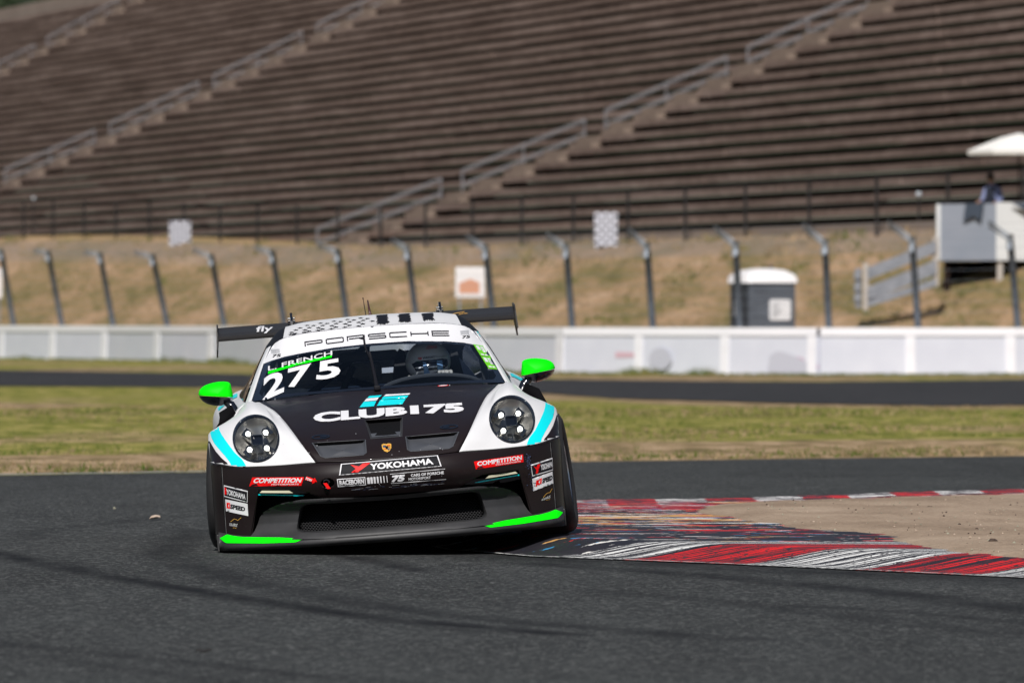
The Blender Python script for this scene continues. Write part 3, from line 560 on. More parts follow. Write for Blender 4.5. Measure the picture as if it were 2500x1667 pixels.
mb = MB(); mb.box((A.x + .25, 2.2, A.z - .85), (D_.x, 2.3, A.z + .0)); mb.build('under_deck_shade', SHELL, q)  # black sheet added as the shade beneath the deck
mb = MB(); mb.add([(x, y, z) for x, y, z in [(A.x + .66, .50, B.z + .012), (A.x + 1.06, .17, B.z + .012), (A.x + 1.0, .20, B.z - .42), (A.x + .84, .34, B.z - .30), (A.x + .60, .55, B.z - .44)]], [(0, 1, 2, 3, 4)]);  # dark notched patches laid over both panels
PATCHC = mat('dark_patch_colour', (.045, .06, .085), .9); o = mb.build('dark_panel_patch', PATCHC, q); s = o.modifiers.new('s', 'SOLIDIFY'); s.thickness = .04
mb = MB(); e_ = W3(2486, 500, dd) - o_; mb.add([(e_.x - .18, -.03, B.z + .02), (e_.x + .9, .14, B.z + .02), (e_.x + .9, .14, B.z - .26), (e_.x + .25, .03, B.z - .22), (e_.x + .05, -.01, B.z - .10)], [(0, 1, 2, 3, 4)]); o = mb.build('dark_panel_patch', PATCHC, q); s = o.modifiers.new('s', 'SOLIDIFY'); s.thickness = .04
tag(q, 'raised white marshal post with side panel coloured grey for shade at the right edge', 'marshal post')
# umbrella
q = empty('umbrella', W3(2488, 560, dd + .8)); o_ = q.location; top = W3(2488, 328, dd + .8) - o_; mb = MB(); mb.tube([(0, 0, -.3), (0, 0, top.z)], .022, 8); mb.build('pole', DARKT_SHADE, q)
mb = MB(); N_ = 8; mb.v = [(0, 0, top.z + .03)] + [(.45 * math.cos(k * math.pi / 4 + .2), .45 * math.sin(k * math.pi / 4 + .2), top.z - .08) for k in range(8)] + [(1.32 * math.cos(k * math.pi / 4 + .2), 1.32 * math.sin(k * math.pi / 4 + .2), top.z - .42) for k in range(8)] + [(1.30 * math.cos(k * math.pi / 4 + .2), 1.30 * math.sin(k * math.pi / 4 + .2), top.z - .52) for k in range(8)]
mb.f = [(0, 1 + k, 1 + (k + 1) % 8) for k in range(8)] + [(1 + k, 9 + k, 9 + (k + 1) % 8, 1 + (k + 1) % 8) for k in range(8)] + [(9 + k, 17 + k, 17 + (k + 1) % 8, 9 + (k + 1) % 8) for k in range(8)]; mb.fm = [0] * len(mb.f); mb.build('canopy', mat('umbrella_cloth', (.74, .72, .68), .8), q)
for k in range(8): a = k * math.pi / 4 + .2; mb = MB(); mb.tube([(.02 * math.cos(a), .02 * math.sin(a), top.z - .4), (.7 * math.cos(a), .7 * math.sin(a), top.z - .22)], .008, 5); mb.build('rib', STEEL, q)
tag(q, 'cream parasol on a dark pole above the marshal post', 'umbrella')
# ================================================================== the race car
CARM = Matrix.Translation((-.62593, 40, .045)) @ Matrix.Rotation(.03359, 4, 'Z') @ Matrix.Rotation(-.07446, 4, 'Y')
car = empty('race_car'); car.matrix_world = CARM
tag(car, 'black and white race car with number 275 and neon green mirrors, cornering over the kerb', 'race car')
def half2full(rows):   # mirror columns of a half net (x>=0) to a full one
    return [[(-p[0], p[1], p[2]) for p in r[:0:-1]] + list(r) for r in rows]
UP = [
 [(0,.06,.468),(.2,.075,.470),(.385,.125,.476),(.56,.215,.474),(.69,.30,.476),(.80,.385,.480),(.88,.47,.497),(.93,.56,.505),(.945,.64,.505)],
 [(0,.12,.520),(.2,.135,.520),(.43,.19,.545),(.58,.27,.525),(.69,.36,.530),(.805,.44,.535),(.888,.54,.545),(.936,.63,.545),(.947,.69,.535)],
 [(0,.24,.577),(.2,.25,.577),(.465,.30,.600),(.60,.38,.600),(.69,.45,.615),(.815,.53,.605),(.893,.62,.600),(.942,.70,.590),(.950,.75,.570)],
 [(0,.42,.640),(.21,.43,.645),(.50,.46,.655),(.61,.50,.683),(.70,.56,.700),(.815,.62,.668),(.895,.70,.645),(.944,.77,.62),(.951,.80,.598)],
 [(0,.65,.705),(.23,.65,.708),(.535,.65,.705),(.62,.66,.748),(.705,.69,.770),(.81,.76,.722),(.892,.83,.690),(.944,.88,.655),(.951,.88,.618)],
 [(0,.88,.757),(.25,.88,.758),(.575,.86,.752),(.64,.86,.785),(.71,.87,.800),(.80,.92,.742),(.885,.95,.695),(.943,.98,.660),(.950,.97,.622)],
 [(0,1.08,.798),(.26,1.08,.798),(.62,1.08,.783),(.67,1.08,.803),(.725,1.08,.806),(.79,1.10,.748),(.875,1.12,.690),(.938,1.14,.645),(.947,1.12,.600)],
 [(0,1.24,.828),(.27,1.26,.828),(.66,1.36,.806),(.70,1.40,.812),(.735,1.42,.806),(.79,1.42,.745),(.865,1.42,.67),(.925,1.40,.60),(.935,1.38,.53)]]
Y0 = [(0,.045),(.2,.06),(.385,.105),(.56,.19),(.69,.275),(.80,.355),(.88,.43),(.93,.52),(.947,.62)]
def lerp(tab, x):
    for (a, b), (c, d) in zip(tab, tab[1:]):
        if x <= c: return b + (d - b) * max(0, (x - a)) / (c - a)
    return tab[-1][1]
def y0(x):
    x = abs(x); n = len(Y0) - 1
    for i in range(n):
        if x <= Y0[i + 1][0] or i == n - 1:
            u = min(1, (x - Y0[i][0]) / (Y0[i + 1][0] - Y0[i][0])); return catmull([Vector((q[1], 0, 0)) for q in Y0], i + u)[0]
KB = [(0, 1), (.5, 1), (.69, .45), (.80, .2), (1, .15)]
def brow(z, dy, e=0): return [(x, y + dy * lerp(KB, x) + e, z) for x, y in Y0]
BUMP = [[(x, y + .012, z - .004) for (x, y, z) in UP[0]], brow(.455, -.022), brow(.41, -.045), brow(.36, -.045), brow(.31, -.02), brow(.25, .02), brow(.17, .03), brow(.09, .02)]
BUMP[0] = [(x, yy[1], z - .004) for (x, y, z), yy in zip(UP[0], Y0)]
WS = [
 [(0,1.22,.824),(.27,1.25,.826),(.45,1.31,.824),(.60,1.40,.816),(.705,1.50,.806)],
 [(0,1.50,.955),(.24,1.52,.953),(.43,1.57,.943),(.57,1.65,.925),(.662,1.74,.910)],
 [(0,1.80,1.076),(.22,1.81,1.073),(.40,1.85,1.056),(.53,1.91,1.035),(.620,1.99,1.010)],
 [(0,2.06,1.172),(.20,2.07,1.170),(.38,2.10,1.161),(.50,2.14,1.143),(.572,2.2,1.105)]]
PIL = [[(.705,1.50,.806),(.722,1.515,.806),(.738,1.57,.80)], [(.662,1.74,.910),(.675,1.755,.910),(.692,1.80,.905)],
 [(.620,1.99,1.010),(.633,2.0,1.008),(.648,2.05,1.00)], [(.572,2.20,1.105),(.585,2.21,1.10),(.600,2.25,1.09)]]
RF = [
 [(0,2.065,1.174),(.2,2.075,1.172),(.38,2.105,1.163),(.50,2.15,1.145),(.55,2.18,1.122),(.600,2.25,1.092),(.655,2.10,1.0),(.745,1.75,.81)],
 [(0,2.4,1.226),(.2,2.4,1.222),(.38,2.42,1.213),(.485,2.44,1.196),(.54,2.45,1.166),(.598,2.46,1.105),(.67,2.45,.98),(.76,2.4,.82)],
 [(0,2.7,1.236),(.2,2.7,1.232),(.37,2.7,1.222),(.475,2.7,1.203),(.53,2.7,1.172),(.59,2.7,1.105),(.67,2.7,.98),(.77,2.7,.83)],
 [(0,3.1,1.21),(.2,3.1,1.207),(.36,3.1,1.19),(.45,3.1,1.17),(.51,3.1,1.14),(.575,3.1,1.07),(.66,3.1,.96),(.765,3.1,.85)],
 [(0,3.6,1.12),(.2,3.6,1.115),(.34,3.6,1.10),(.42,3.6,1.08),(.48,3.6,1.05),(.54,3.6,1.0),(.62,3.6,.93),(.72,3.6,.872)],
 [(0,4.1,.96),(.2,4.1,.96),(.34,4.1,.95),(.42,4.1,.94),(.48,4.1,.93),(.54,4.1,.91),(.60,4.1,.885),(.66,4.1,.862)],
 [(0,4.5,.84),(.2,4.5,.84),(.30,4.5,.84),(.38,4.5,.84),(.44,4.5,.835),(.50,4.5,.825),(.53,4.5,.82),(.55,4.5,.815)]]
RB = [[(1.45,.735,.805),(1.45,.78,.77),(1.45,.82,.70),(1.45,.85,.58),(1.45,.86,.40),(1.45,.86,.22),(1.45,.85,.12)],
 [(2.0,.745,.81),(2.0,.79,.775),(2.0,.835,.70),(2.0,.865,.58),(2.0,.875,.4),(2.0,.875,.22),(2.0,.86,.12)],
 [(2.7,.765,.83),(2.7,.80,.79),(2.7,.85,.70),(2.7,.885,.58),(2.7,.89,.4),(2.7,.89,.22),(2.7,.88,.12)],
 [(3.0,.76,.852),(3.0,.80,.825),(3.0,.87,.745),(3.0,.905,.65),(3.0,.915,.45),(3.0,.915,.25),(3.0,.9,.13)],
 [(3.4,.72,.870),(3.4,.80,.846),(3.4,.885,.79),(3.4,.928,.72),(3.4,.938,.60),(3.4,.938,.42),(3.4,.93,.3)],
 [(3.8,.69,.868),(3.8,.78,.845),(3.8,.87,.79),(3.8,.922,.72),(3.8,.935,.6),(3.8,.93,.4),(3.8,.92,.3)],
 [(4.2,.64,.855),(4.2,.72,.83),(4.2,.82,.77),(4.2,.88,.69),(4.2,.90,.55),(4.2,.89,.4),(4.2,.87,.28)],
 [(4.5,.55,.815),(4.5,.62,.79),(4.5,.70,.72),(4.5,.75,.62),(4.5,.78,.5),(4.5,.77,.4),(4.5,.75,.3)]]
RB = [[(b, a, c) for a, b, c in r] for r in RB]
gUP = net(half2full(UP), 10, 12); gB = net(half2full(BUMP), 10, 8); gW = net(half2full(WS), 8, 10)
gR = net(half2full([r[:4] for r in RF]), 8, 8); gRW = [r[4:-4] for r in gR[24:41]]; gRtop = gR[:25]
class Surf:
    def __init__(s, parts):
        v = []; f = []
        for a, b in parts: n = len(v); v += a; f += [tuple(i + n for i in q) for q in b]
        s.t = BVHTree.FromPolygons(v, f)
    def hit(s, x, z, y=-3):
        r = s.t.ray_cast(Vector((x, y, z)), Vector((0, 1, 0))); return r
def side_nets(rows, a, b, su=6, sv=8):
    out = []
    for sg in (1, -1):
        g = net([[(sg * p[0], p[1], p[2]) for p in r[a:b]] for r in rows], su, sv)
        if sg < 0: g = [r[::-1] for r in g]
        out.append(g)
    return out
gRB = side_nets(RB, 0, 7); gRAIL = side_nets([r[:] for r in RF], 3, 6); gSG = side_nets(RF, 5, 8); gPIL = side_nets(PIL, 0, 3, 4, 10)
ALLB = Surf([gridmesh(g) for g in [gUP, gB, gW, gR] + gRB + gRAIL + gSG + gPIL])

def cut_convex(bm, poly, region=None, ymax=9):
    """cuts the bmesh along a convex front-view polygon, removes and returns nothing (hole)"""
    c = Vector((sum(p[0] for p in poly) / len(poly), 0, sum(p[1] for p in poly) / len(poly)))
    xs = [p[0] for p in poly]; zs = [p[1] for p in poly]
    F = [f for f in bm.faces if not (max(v.co.x for v in f.verts) < min(xs) or min(v.co.x for v in f.verts) > max(xs) or max(v.co.z for v in f.verts) < min(zs) or min(v.co.z for v in f.verts) > max(zs)) and f.calc_center_median().y < ymax]
    for i in range(len(poly)):
        a = Vector((poly[i][0], 0, poly[i][1])); b = Vector((poly[(i + 1) % len(poly)][0], 0, poly[(i + 1) % len(poly)][1]))
        d = b - a; nn = Vector((d.z, 0, -d.x)).normalized()
        if nn.dot(c - a) > 0: nn = -nn      # outward
        geom = set(F)
        for f in F: geom |= set(f.edges) | set(f.verts)
        r = bmesh.ops.bisect_plane(bm, geom=list(geom), dist=1e-6, plane_co=a, plane_no=nn)
        F = [g for g in r['geom'] if isinstance(g, bmesh.types.BMFace) and nn.dot(g.calc_center_median() - a) < 0]
    bmesh.ops.delete(bm, geom=F, context='FACES')
def bm_from(v, f):
    bm = bmesh.new(); vs = [bm.verts.new(p) for p in v]
    for q in f: bm.faces.new([vs[i] for i in q])
    bm.verts.index_update(); return bm
def bm_obj(bm, name, m, parent, thick=0, off=-1):
    me = bpy.data.meshes.new(name); bm.to_mesh(me); bm.free(); me.materials.append(m)
    me.polygons.foreach_set('use_smooth', [True] * len(me.polygons)); o = bpy.data.objects.new(name, me); COL.objects.link(o); o.parent = parent
    if thick: s = o.modifiers.new('s', 'SOLIDIFY'); s.thickness = thick; s.offset = off
    return o
def drop(loops, off=.003, g=.02, surf=None, ymax=9):
    surf = surf or ALLB; V, F = cdt(loops, g); out = []; ok = []
    for x, z in V:
        h = surf.hit(x, z); good = h[0] is not None and h[0].y < ymax; ok.append(good)
        if good: nn = h[1] if h[1].y < 0 else -h[1]; nn = (nn + Vector((0, -.6, 0))).normalized(); q = h[0] + nn * off; out.append((q.x, q.y, q.z))
        else: out.append((x, 0, z))
    keep = []
    for f in F:
        if all(ok[i] for i in f):
            ys = [out[i][1] for i in f]
            if max(ys) - min(ys) < .35: keep.append(f)
    return out, keep
class Decal:
    """one sticker: several layers of flat colour lying on the bodywork"""
    def __init__(s, base=.0025): s.mb = MB(); s.mats = []; s.l = base
    def put(s, loops, m, layer=0, g=.011, surf=None, ymax=9):
        if m not in s.mats: s.mats.append(m)
        s.mb.m = s.mats.index(m); v, f = drop(loops, s.l + layer * .0013, g, surf, ymax); s.mb.add(v, f); return s
    def text(s, string, quad, m, layer=1, bold=.02, g=.011, surf=None, extra=None):
        return s.put(text_loops(string, quad, bold, extra), m, layer, g, surf)
    def build(s, name, parent=None, label=None):
        o = obj(name, s.mb.v, s.mb.f, s.mats, parent or car, True, s.mb.fm)
        if label: o['label'] = label
        return o
def raw_text(string, bold):
    c = bpy.data.curves.new('t', 'FONT'); c.body = string; c.offset = bold; c.resolution_u = 3; o = bpy.data.objects.new('t', c); COL.objects.link(o)
    dg = bpy.context.evaluated_depsgraph_get(); me = bpy.data.meshes.new_from_object(o.evaluated_get(dg))
    cnt = {}
    for p in me.polygons:
        for k in p.edge_keys: cnt[k] = cnt.get(k, 0) + 1
    nb = {}
    for (a, b), k in cnt.items():
        if k == 1: nb.setdefault(a, []).append(b); nb.setdefault(b, []).append(a)
    loops = []; seen = set()
    for st in nb:
        if st in seen: continue
        L = [st]; seen.add(st); cur = st
        while True:
            nx = [q for q in nb[cur] if q not in seen]
            if not nx: break
            cur = nx[0]; seen.add(cur); L.append(cur)
        if len(L) > 2: loops.append([tuple(me.vertices[i].co[:2]) for i in L])
    bpy.data.objects.remove(o); bpy.data.curves.remove(c); bpy.data.meshes.remove(me); return loops
def text_loops(string, quad, bold=.02, extra=None):
    L = raw_text(string, bold)
    x0 = min(p[0] for l in L for p in l); x1 = max(p[0] for l in L for p in l); z0 = min(p[1] for l in L for p in l); z1 = max(p[1] for l in L for p in l)
    return [[quadmap(quad, (p[0] - x0) / (x1 - x0), (p[1] - z0) / (z1 - z0)) for p in l] for l in L]
def quadmap(q, u, v):
    if callable(q): return q(u, v)
    a, b, c, d = [Vector(p) for p in q]; return tuple(a * (1 - u) * (1 - v) + b * u * (1 - v) + c * u * v + d * (1 - u) * v)
def qpoly(q, pts): return [quadmap(q, u, v) for u, v in pts]

# ---- bonnet, fenders
U = len(gUP[0]); c0 = 8 * 10            # centre column; bonnet spans +-2 control columns
HOLE_L = ell(.69, .62, .123, .123, 28)
bon = [r[c0 - 20:c0 + 21] for r in gUP]
bm = bm_from(*gridmesh(bon))
VENT = [(-.098, .674), (.102, .674), (.088, .578), (-.078, .578)]
POCK = [(.110, .574), (.390, .578), (.352, .507), (.328, .496), (.130, .497), (.112, .508)]
for poly in (VENT, POCK, mirror(POCK)): cut_convex(bm, poly)
bonnet = bm_obj(bm, 'bonnet', BLACK, car, .008)
for sg in (1, -1):
    cols = [r[c0 + 20:] if sg > 0 else r[:c0 - 19] for r in gUP]
    bm = bm_from(*gridmesh(cols)); cut_convex(bm, HOLE_L if sg > 0 else mirror(HOLE_L)); bm_obj(bm, 'front_fender', WHITE, car, .008)
bm = bm_from(*gridmesh(gB))
for poly in ([(-.36, -.2), (.36, -.2), (.36, .280), (-.36, .280)], [(.355, -.2), (.82, -.2), (.700, .350), (.50, .343), (.44, .318), (.355, .278)]):
    cut_convex(bm, poly)
    if poly[1][0] > .5: cut_convex(bm, mirror(poly))
cut_convex(bm, ell(-.328, .362, .036, .027, 16))
bumper = bm_obj(bm, 'front_bumper', BLACK, car, .012, 1)
# tow eye in its hole
t_ = MB(); t_.add(*drop([ell(-.328, .362, .040, .031, 16)], -.07)); t_.build('tow_hole', SHELL, car)
t_ = MB(); t_.tube([(-.335 + .016 * math.cos(q), .03, .366 + .014 * math.sin(q)) for q in [k * math.pi / 6 for k in range(13)]], .005); t_.build('tow_ring', INK, car, True)
t_ = MB(); t_.box((-.352, -.035, .334), (-.333, -.028, .366), 0, Matrix.Translation((0, 0, 0))); 
for i, v in enumerate(t_.v): t_.v[i] = (v[0] + (.366 - v[2]) * .6, v[1], v[2])
t_.build('tow_strap', RED, car)
def tub(loop, name, m, depth, shrink, parent, floor_m=None, ramp=0, surf=ALLB):
    """recess: rim on the surface, walls, floor"""
    n = len(loop); c = Vector((sum(p[0] for p in loop) / n, sum(p[1] for p in loop) / n)); zs = [p[1] for p in loop]; mb = MB(); rings = []
    for k, (s_, d) in enumerate([(1.035, -.003), (1.0, -.004), (.985, .004), (shrink, depth), (shrink * .9, depth + .002), (shrink * .5, depth - .004), (.02, depth - .006)]):
        ring = []
        for p in loop:
            q = c + (Vector(p) - c) * s_; h = surf.hit(*q); f = (p[1] - min(zs)) / (max(zs) - min(zs))
            ring.append((q.x, h[0].y + d + (ramp * f if k > 2 else 0), q.y))
        rings.append(ring)
    v = [p for r in rings for p in r]; f = [(i * n + k, i * n + (k + 1) % n, (i + 1) * n + (k + 1) % n, (i + 1) * n + k) for i in range(len(rings) - 1) for k in range(n)]
    mb.add(v, f); mb.fm = [0 if i < 3 * n else (1 if floor_m else 0) for i in range(len(f))]
    return mb.build(name, [m] + ([floor_m] if floor_m else []), parent, True)
def dens(L, k=5): return [tuple(Vector(L[i]).lerp(Vector(L[(i + 1) % len(L)]), q / k)) for i in range(len(L)) for q in range(k)]
tub(dens(VENT), 'bonnet_vent', PLASTIC, .03, .90, bonnet, SHELL, .05)
for L in (POCK, mirror(POCK)): tub(dens(L), 'bonnet_pocket', POCKM, .006, .90, bonnet, None, .05)
t_ = MB(); rp = qpoly([(-.071, .583), (.082, .583), (.090, .612), (-.086, .612)], [(0, 0), (1, 0), (1, 1), (0, 1)]); v, f = drop([rp], -.012); t_.add(v, f); t_.build('vent_ramp', POCKM, bonnet)
# bonnet pins
for x, z in ((-.345, .605), (.345, .607)):
    t_ = MB(); v, f = drop([ell(x, z, .050, .0115, 20), ell(x, z, .040, .007, 20)], .004); t_.add(v, f); v, f = drop([ell(x + (.015 if x < 0 else -.015), z, .020, .0042, 12)], .005); t_.add(v, f); t_.build('bonnet_pin', NAVY, bonnet)
# dark lining under the panel gaps
for g, nm in ((gUP, 0), (gB, 1)):
    rows = [[Vector((p[0] * .985, p[1] + .03, p[2] - .012)) for p in r[::5]] for r in g[::4]]
    if nm == 0: bm = bm_from(*gridmesh(rows)); [cut_convex(bm, q) for q in (ell(.68, .61, .16, .16, 16), ell(-.68, .61, .16, .16, 16), VENT, POCK, mirror(POCK))]; bm_obj(bm, 'inner_lining', SHELL, car)
# ---- headlights
for sg in (1, -1):
    C0 = Vector((sg * .69, 0, .62)); rim = []
    for k in range(40):
        a = 2 * math.pi * k / 40; x, z = C0.x + .125 * math.cos(a), C0.z + .125 * math.sin(a); rim.append(Vector((x, ALLB.hit(x, z)[0].y, z)))
    cen = sum(rim, Vector()) / 40; nrm = Vector()
    for k in range(40): nrm += (rim[k] - cen).cross(rim[(k + 1) % 40] - cen)
    nrm.normalize()
    if nrm.y > 0: nrm = -nrm
    def ringat(rho, d, m=rim, cen=cen, nrm=nrm): return [cen + (p - cen) * rho + nrm * d for p in m]
    def rings(name, spec, mt, par, close=False):
        v = [p for r, d in spec for p in ringat(r, d)]; n = 40
        f = [(i * n + k, i * n + (k + 1) % n, (i + 1) * n + (k + 1) % n, (i + 1) * n + k) for i in range(len(spec) - 1) for k in range(n)]
        if close: f.append(tuple(range((len(spec) - 1) * n, len(spec) * n)))
        return obj(name, v, f, mt, par, True)
    hl = rings('headlight', [(1.0, -.006), (1.015, .004), (.975, .010), (.935, .006), (.925, -.008)], NAVY, car)
    hl['label'] = 'round headlight with four lit lamps'
    rings('headlight_bowl', [(.93, -.004), (.90, -.030), (.78, -.055), (.55, -.075), (.25, -.082), (.02, -.083)], DCHROME, hl)
    rings('headlight_glass', [(.97, .008), (.93, .014), (.8, .024), (.6, .033), (.35, .039), (.12, .041), (.01, .041)], LENS, hl)
    ex = Vector((1, 0, 0)); ex = (ex - nrm * ex.dot(nrm)).normalized(); ez = ex.cross(nrm) if ex.cross(nrm).z > 0 else -ex.cross(nrm)
    R = .125
    def loc(u, v, d=0): return cen + Vector((u * R, 0, v * R)) + Vector((0, 1, 0)) * (-(u * R * nrm.x + v * R * nrm.z) / nrm.y) + nrm * d
    for (u, v) in ((-.39, .33), (.37, .34), (-.37, -.34), (.37, -.32)):
        if sg < 0: pass
        dr = Vector((u, v)).normalized(); pp = Vector((-dr.y, dr.x))
        fan = MB(); q = [Vector((u, v)) - dr * .12 + pp * .15, Vector((u, v)) - dr * .12 - pp * .15, Vector((u, v)) + dr * .26 - pp * .19, Vector((u, v)) + dr * .26 + pp * .19]
        fan.add([loc(p.x, p.y, -.026) for p in q] + [loc(p.x, p.y, -.06) for p in q], [(0, 1, 2, 3), (0, 4, 5, 1), (1, 5, 6, 2), (2, 6, 7, 3), (3, 7, 4, 0)])
        pod = fan.build('lamp_reflector', CHROME, hl)
        lm = MB(); lm.add([loc(u + .108 * math.cos(a), v + .108 * math.sin(a), -.018) for a in [k * math.pi / 8 for k in range(16)]] + [loc(u, v, -.010)], [(k, (k + 1) % 16, 16) for k in range(16)]); lm.build('lamp', LED, hl)
        lr = MB(); lr.add([loc(u + r_ * math.cos(a), v + r_ * math.sin(a), dd) for r_, dd in ((.108, -.019), (.160, -.012), (.165, -.03)) for a in [k * math.pi / 8 for k in range(16)]], [(i * 16 + k, i * 16 + (k + 1) % 16, (i + 1) * 16 + (k + 1) % 16, (i + 1) * 16 + k) for i in range(2) for k in range(16)]); lr.build('lamp_ring', CHROME, hl, True)
    md = MB(); sq = rrect(-.26, -.2, .26, .24, .08)
    md.add([loc(a, b, -.012) for a, b in sq] + [loc(a * .86, b * .86, -.012) for a, b in sq] + [loc(a * .8, b * .8, -.022) for a, b in sq], [(i * 20 + k, i * 20 + (k + 1) % 20, (i + 1) * 20 + (k + 1) % 20, (i + 1) * 20 + k) for i in range(2) for k in range(20)] + [tuple(range(40, 60))])
    md.fm = [0] * 20 + [1] * 21; md.build('lamp_module', [CHROME, NAVY], hl)
    fn = MB(); fn.add([loc(-.11, -.32, -.05), loc(.11, -.32, -.05), loc(.15, -.80, -.045), loc(-.15, -.80, -.045)], [(0, 1, 2, 3)]); fn.build('lower_reflector', CHROME, hl)
# ---- lower grille surround, tunnel, honeycomb, splitter
half = [(0,.271),(.15,.274),(.303,.281),(.47,.284),(.563,.274),(.61,.262),(.649,.246),(.682,.226),(.702,.200),(.716,.165),(.735,.130),(.760,.103),(.765,.085),(.62,.078),(.48,.075),(.24,.068),(0,.064)]
hole = [(0,.250),(.25,.253),(.43,.257),(.462,.253),(.480,.242),(.488,.22),(.503,.16),(.510,.132),(.504,.117),(.485,.108),(.40,.104),(.24,.098),(0,.094)]
outl = half + [(-x, z) for x, z in half[-2:0:-1]]; hol = hole + [(-x, z) for x, z in hole[-2:0:-1]]
ZP = [(.05,-.085),(.075,-.10),(.095,-.075),(.12,-.02),(.16,.025),(.21,.03),(.25,.0),(.272,-.03),(.30,-.02)]
def ty(x, z):
    e = .03 * max(0, abs(x) - .5) / .25; return y0(x) + lerp(ZP, z) + e
V, F = cdt([outl, hol], .02, .01)
mb = MB(); mb.add([(x, ty(x, z), z) for x, z in V], F)
trim = mb.build('grille_surround', PLASTIC, car, True)
mb = MB(); L = dens(hol, 3); n = len(L)
for k, (s_, d) in enumerate([(1, 0), (.985, .02), (.97, .10), (.95, .30)]): mb.v += [(x * s_, ty(x, z) + d, .17 + (z - .17) * s_) for x, z in L]
for i in range(3): mb.f += [(i * n + k, i * n + (k + 1) % n, (i + 1) * n + (k + 1) % n, (i + 1) * n + k) for k in range(n)]
mb.fm = [0] * n + [1] * 2 * n; mb.build('grille_tunnel', [PLASTIC, LINER], car, True)
MESHM = mat('grille_mesh', (.055, .055, .058), .45, .5)
mb = MB(); hx = .0165
for j in range(15):
    for i in range(-30, 31):
        cx = (i + (.5 if j % 2 else 0)) * hx; t0_ = j * hx * .866
        if abs(cx) > .485: continue
        zz = lambda s: .105 + s * .62; yy = lambda x, s: y0(x) + .035 + s * .8 + .02 * math.cos(x * 6)
        vv = []
        for rr_ in (hx * .58, hx * .47):
            for k in range(6):
                a = math.pi / 6 + k * math.pi / 3; sx, st = cx + rr_ * math.cos(a), t0_ + rr_ * math.sin(a); vv.append((sx, yy(sx, st), zz(st)))
        mb.add(vv, [(k, (k + 1) % 6, 6 + (k + 1) % 6, 6 + k) for k in range(6)])
mb.build('honeycomb_grille', MESHM, car)
# splitter lip swept across the nose and round the corners
xs = [i * .93 / 40 for i in range(-40, 41)]; prof = []
mb = MB()
for x in xs:
    ax = abs(x); y = y0(x); up = .030 * max(0, (ax - .74) / .19) ** 1.6
    mb.v += [(x, y + .30, .028), (x, y - .05, .028), (x, y - .098, .040), (x, y - .108, .056 + up * .5), (x, y - .094, .070 + up * .6), (x, y - .070, .094 + up), (x, y - .045, .104 + up), (x, y + .06, .106 + up)]
mb.f += [(i * 8 + k, i * 8 + k + 1, (i + 1) * 8 + k + 1, (i + 1) * 8 + k) for i in range(80) for k in range(7)]
mb.f += [tuple(range(8)), tuple(640 + k for k in range(8))]; mb.fm = [0] * len(mb.f)
SPL = Surf([(mb.v, mb.f)]); splitter = mb.build('splitter', PLASTIC, car, True)
for sg in (1, -1):
    mb = MB(); NX = 44
    for i in range(NX + 1):
        x = .479 + (.924 - .479) * i / NX; zb = lerp([(.479,.076),(.522,.062),(.70,.066),(.896,.078),(.924,.102)], x); zt = lerp([(.479,.077),(.60,.091),(.757,.101),(.80,.104),(.85,.112),(.885,.122),(.924,.104)], x)
        for k in range(15):
            z = zb + (zt - zb) * k / 14; h = SPL.hit(sg * x, z); yy = h[0].y if h[0] else y0(x) - .06; mb.v.append((sg * x, min(yy, y0(x) - .035) - .005, z))
    mb.f = [(i * 15 + k, (i + 1) * 15 + k, (i + 1) * 15 + k + 1, i * 15 + k + 1) for i in range(NX) for k in range(14)]; mb.fm = [0] * len(mb.f); mb.build('green_lip_stripe', GREEN, splitter, True)
mb = MB()
for sg in (1, -1): mb.box((sg * .935 - .006, .50, .028), (sg * .935 + .006, .66, .12), .004)
mb.build('splitter_endplate', PLASTIC, splitter)
for sg in (1, -1):      # running light, blade, duct
    mb = MB(); q = [(sg * .515, .322), (sg * .692, .334), (sg * .680, .3445), (sg * .535, .336)]
    mb.v = [(x, y0(x) - .034 * lerp(KB, x), z) for x, z in q] + [(x, y0(x) + .05, z) for x, z in q]; mb.f = [(0, 1, 2, 3), (0, 4, 5, 1), (3, 2, 6, 7), (1, 5, 6, 2), (0, 3, 7, 4)]; mb.fm = [0] * 5; mb.build('running_light', DRL, car)
    N = 12; mb = MB(); X = [.455 + (.712 - .455) * k / N for k in range(N + 1)]
    for x in X:
        zc = .304 + (x - .455) * .082; th = .0032 * min(1, (x - .45) / .03); mb.v += [(sg * x, y0(x) + .000, zc - th), (sg * x, y0(x) + .000, zc + th), (sg * x, y0(x) + .10, zc + th), (sg * x, y0(x) + .10, zc - th)]
    for i in range(N):
        for k in range(4): mb.f.append((i * 4 + k, i * 4 + (k + 1) % 4, (i + 1) * 4 + (k + 1) % 4, (i + 1) * 4 + k)); mb.fm.append(0 if k == 0 else 1)
    mb.build('duct_blade', [CYAN, NAVY], car)
    D = [(.30, .30), (.44, .34), (.74, .37), (.80, .06), (.44, .06), (.30, .2)]
    V, F = cdt([D], .03); mb = MB(); mb.add([(sg * x, y0(x) + .16, z) for x, z in V], F); mb.build('duct_backing', SHELL, car)
    mb = MB(); mb.v = [(sg * .702, y0(.70), .345), (sg * .762, y0(.76), .09), (sg * .79, y0(.79) + .2, .09), (sg * .74, y0(.74) + .2, .345)]; mb.f = [(0, 1, 2, 3)]; mb.fm = [0]; mb.build('duct_wall', SHELL, car)
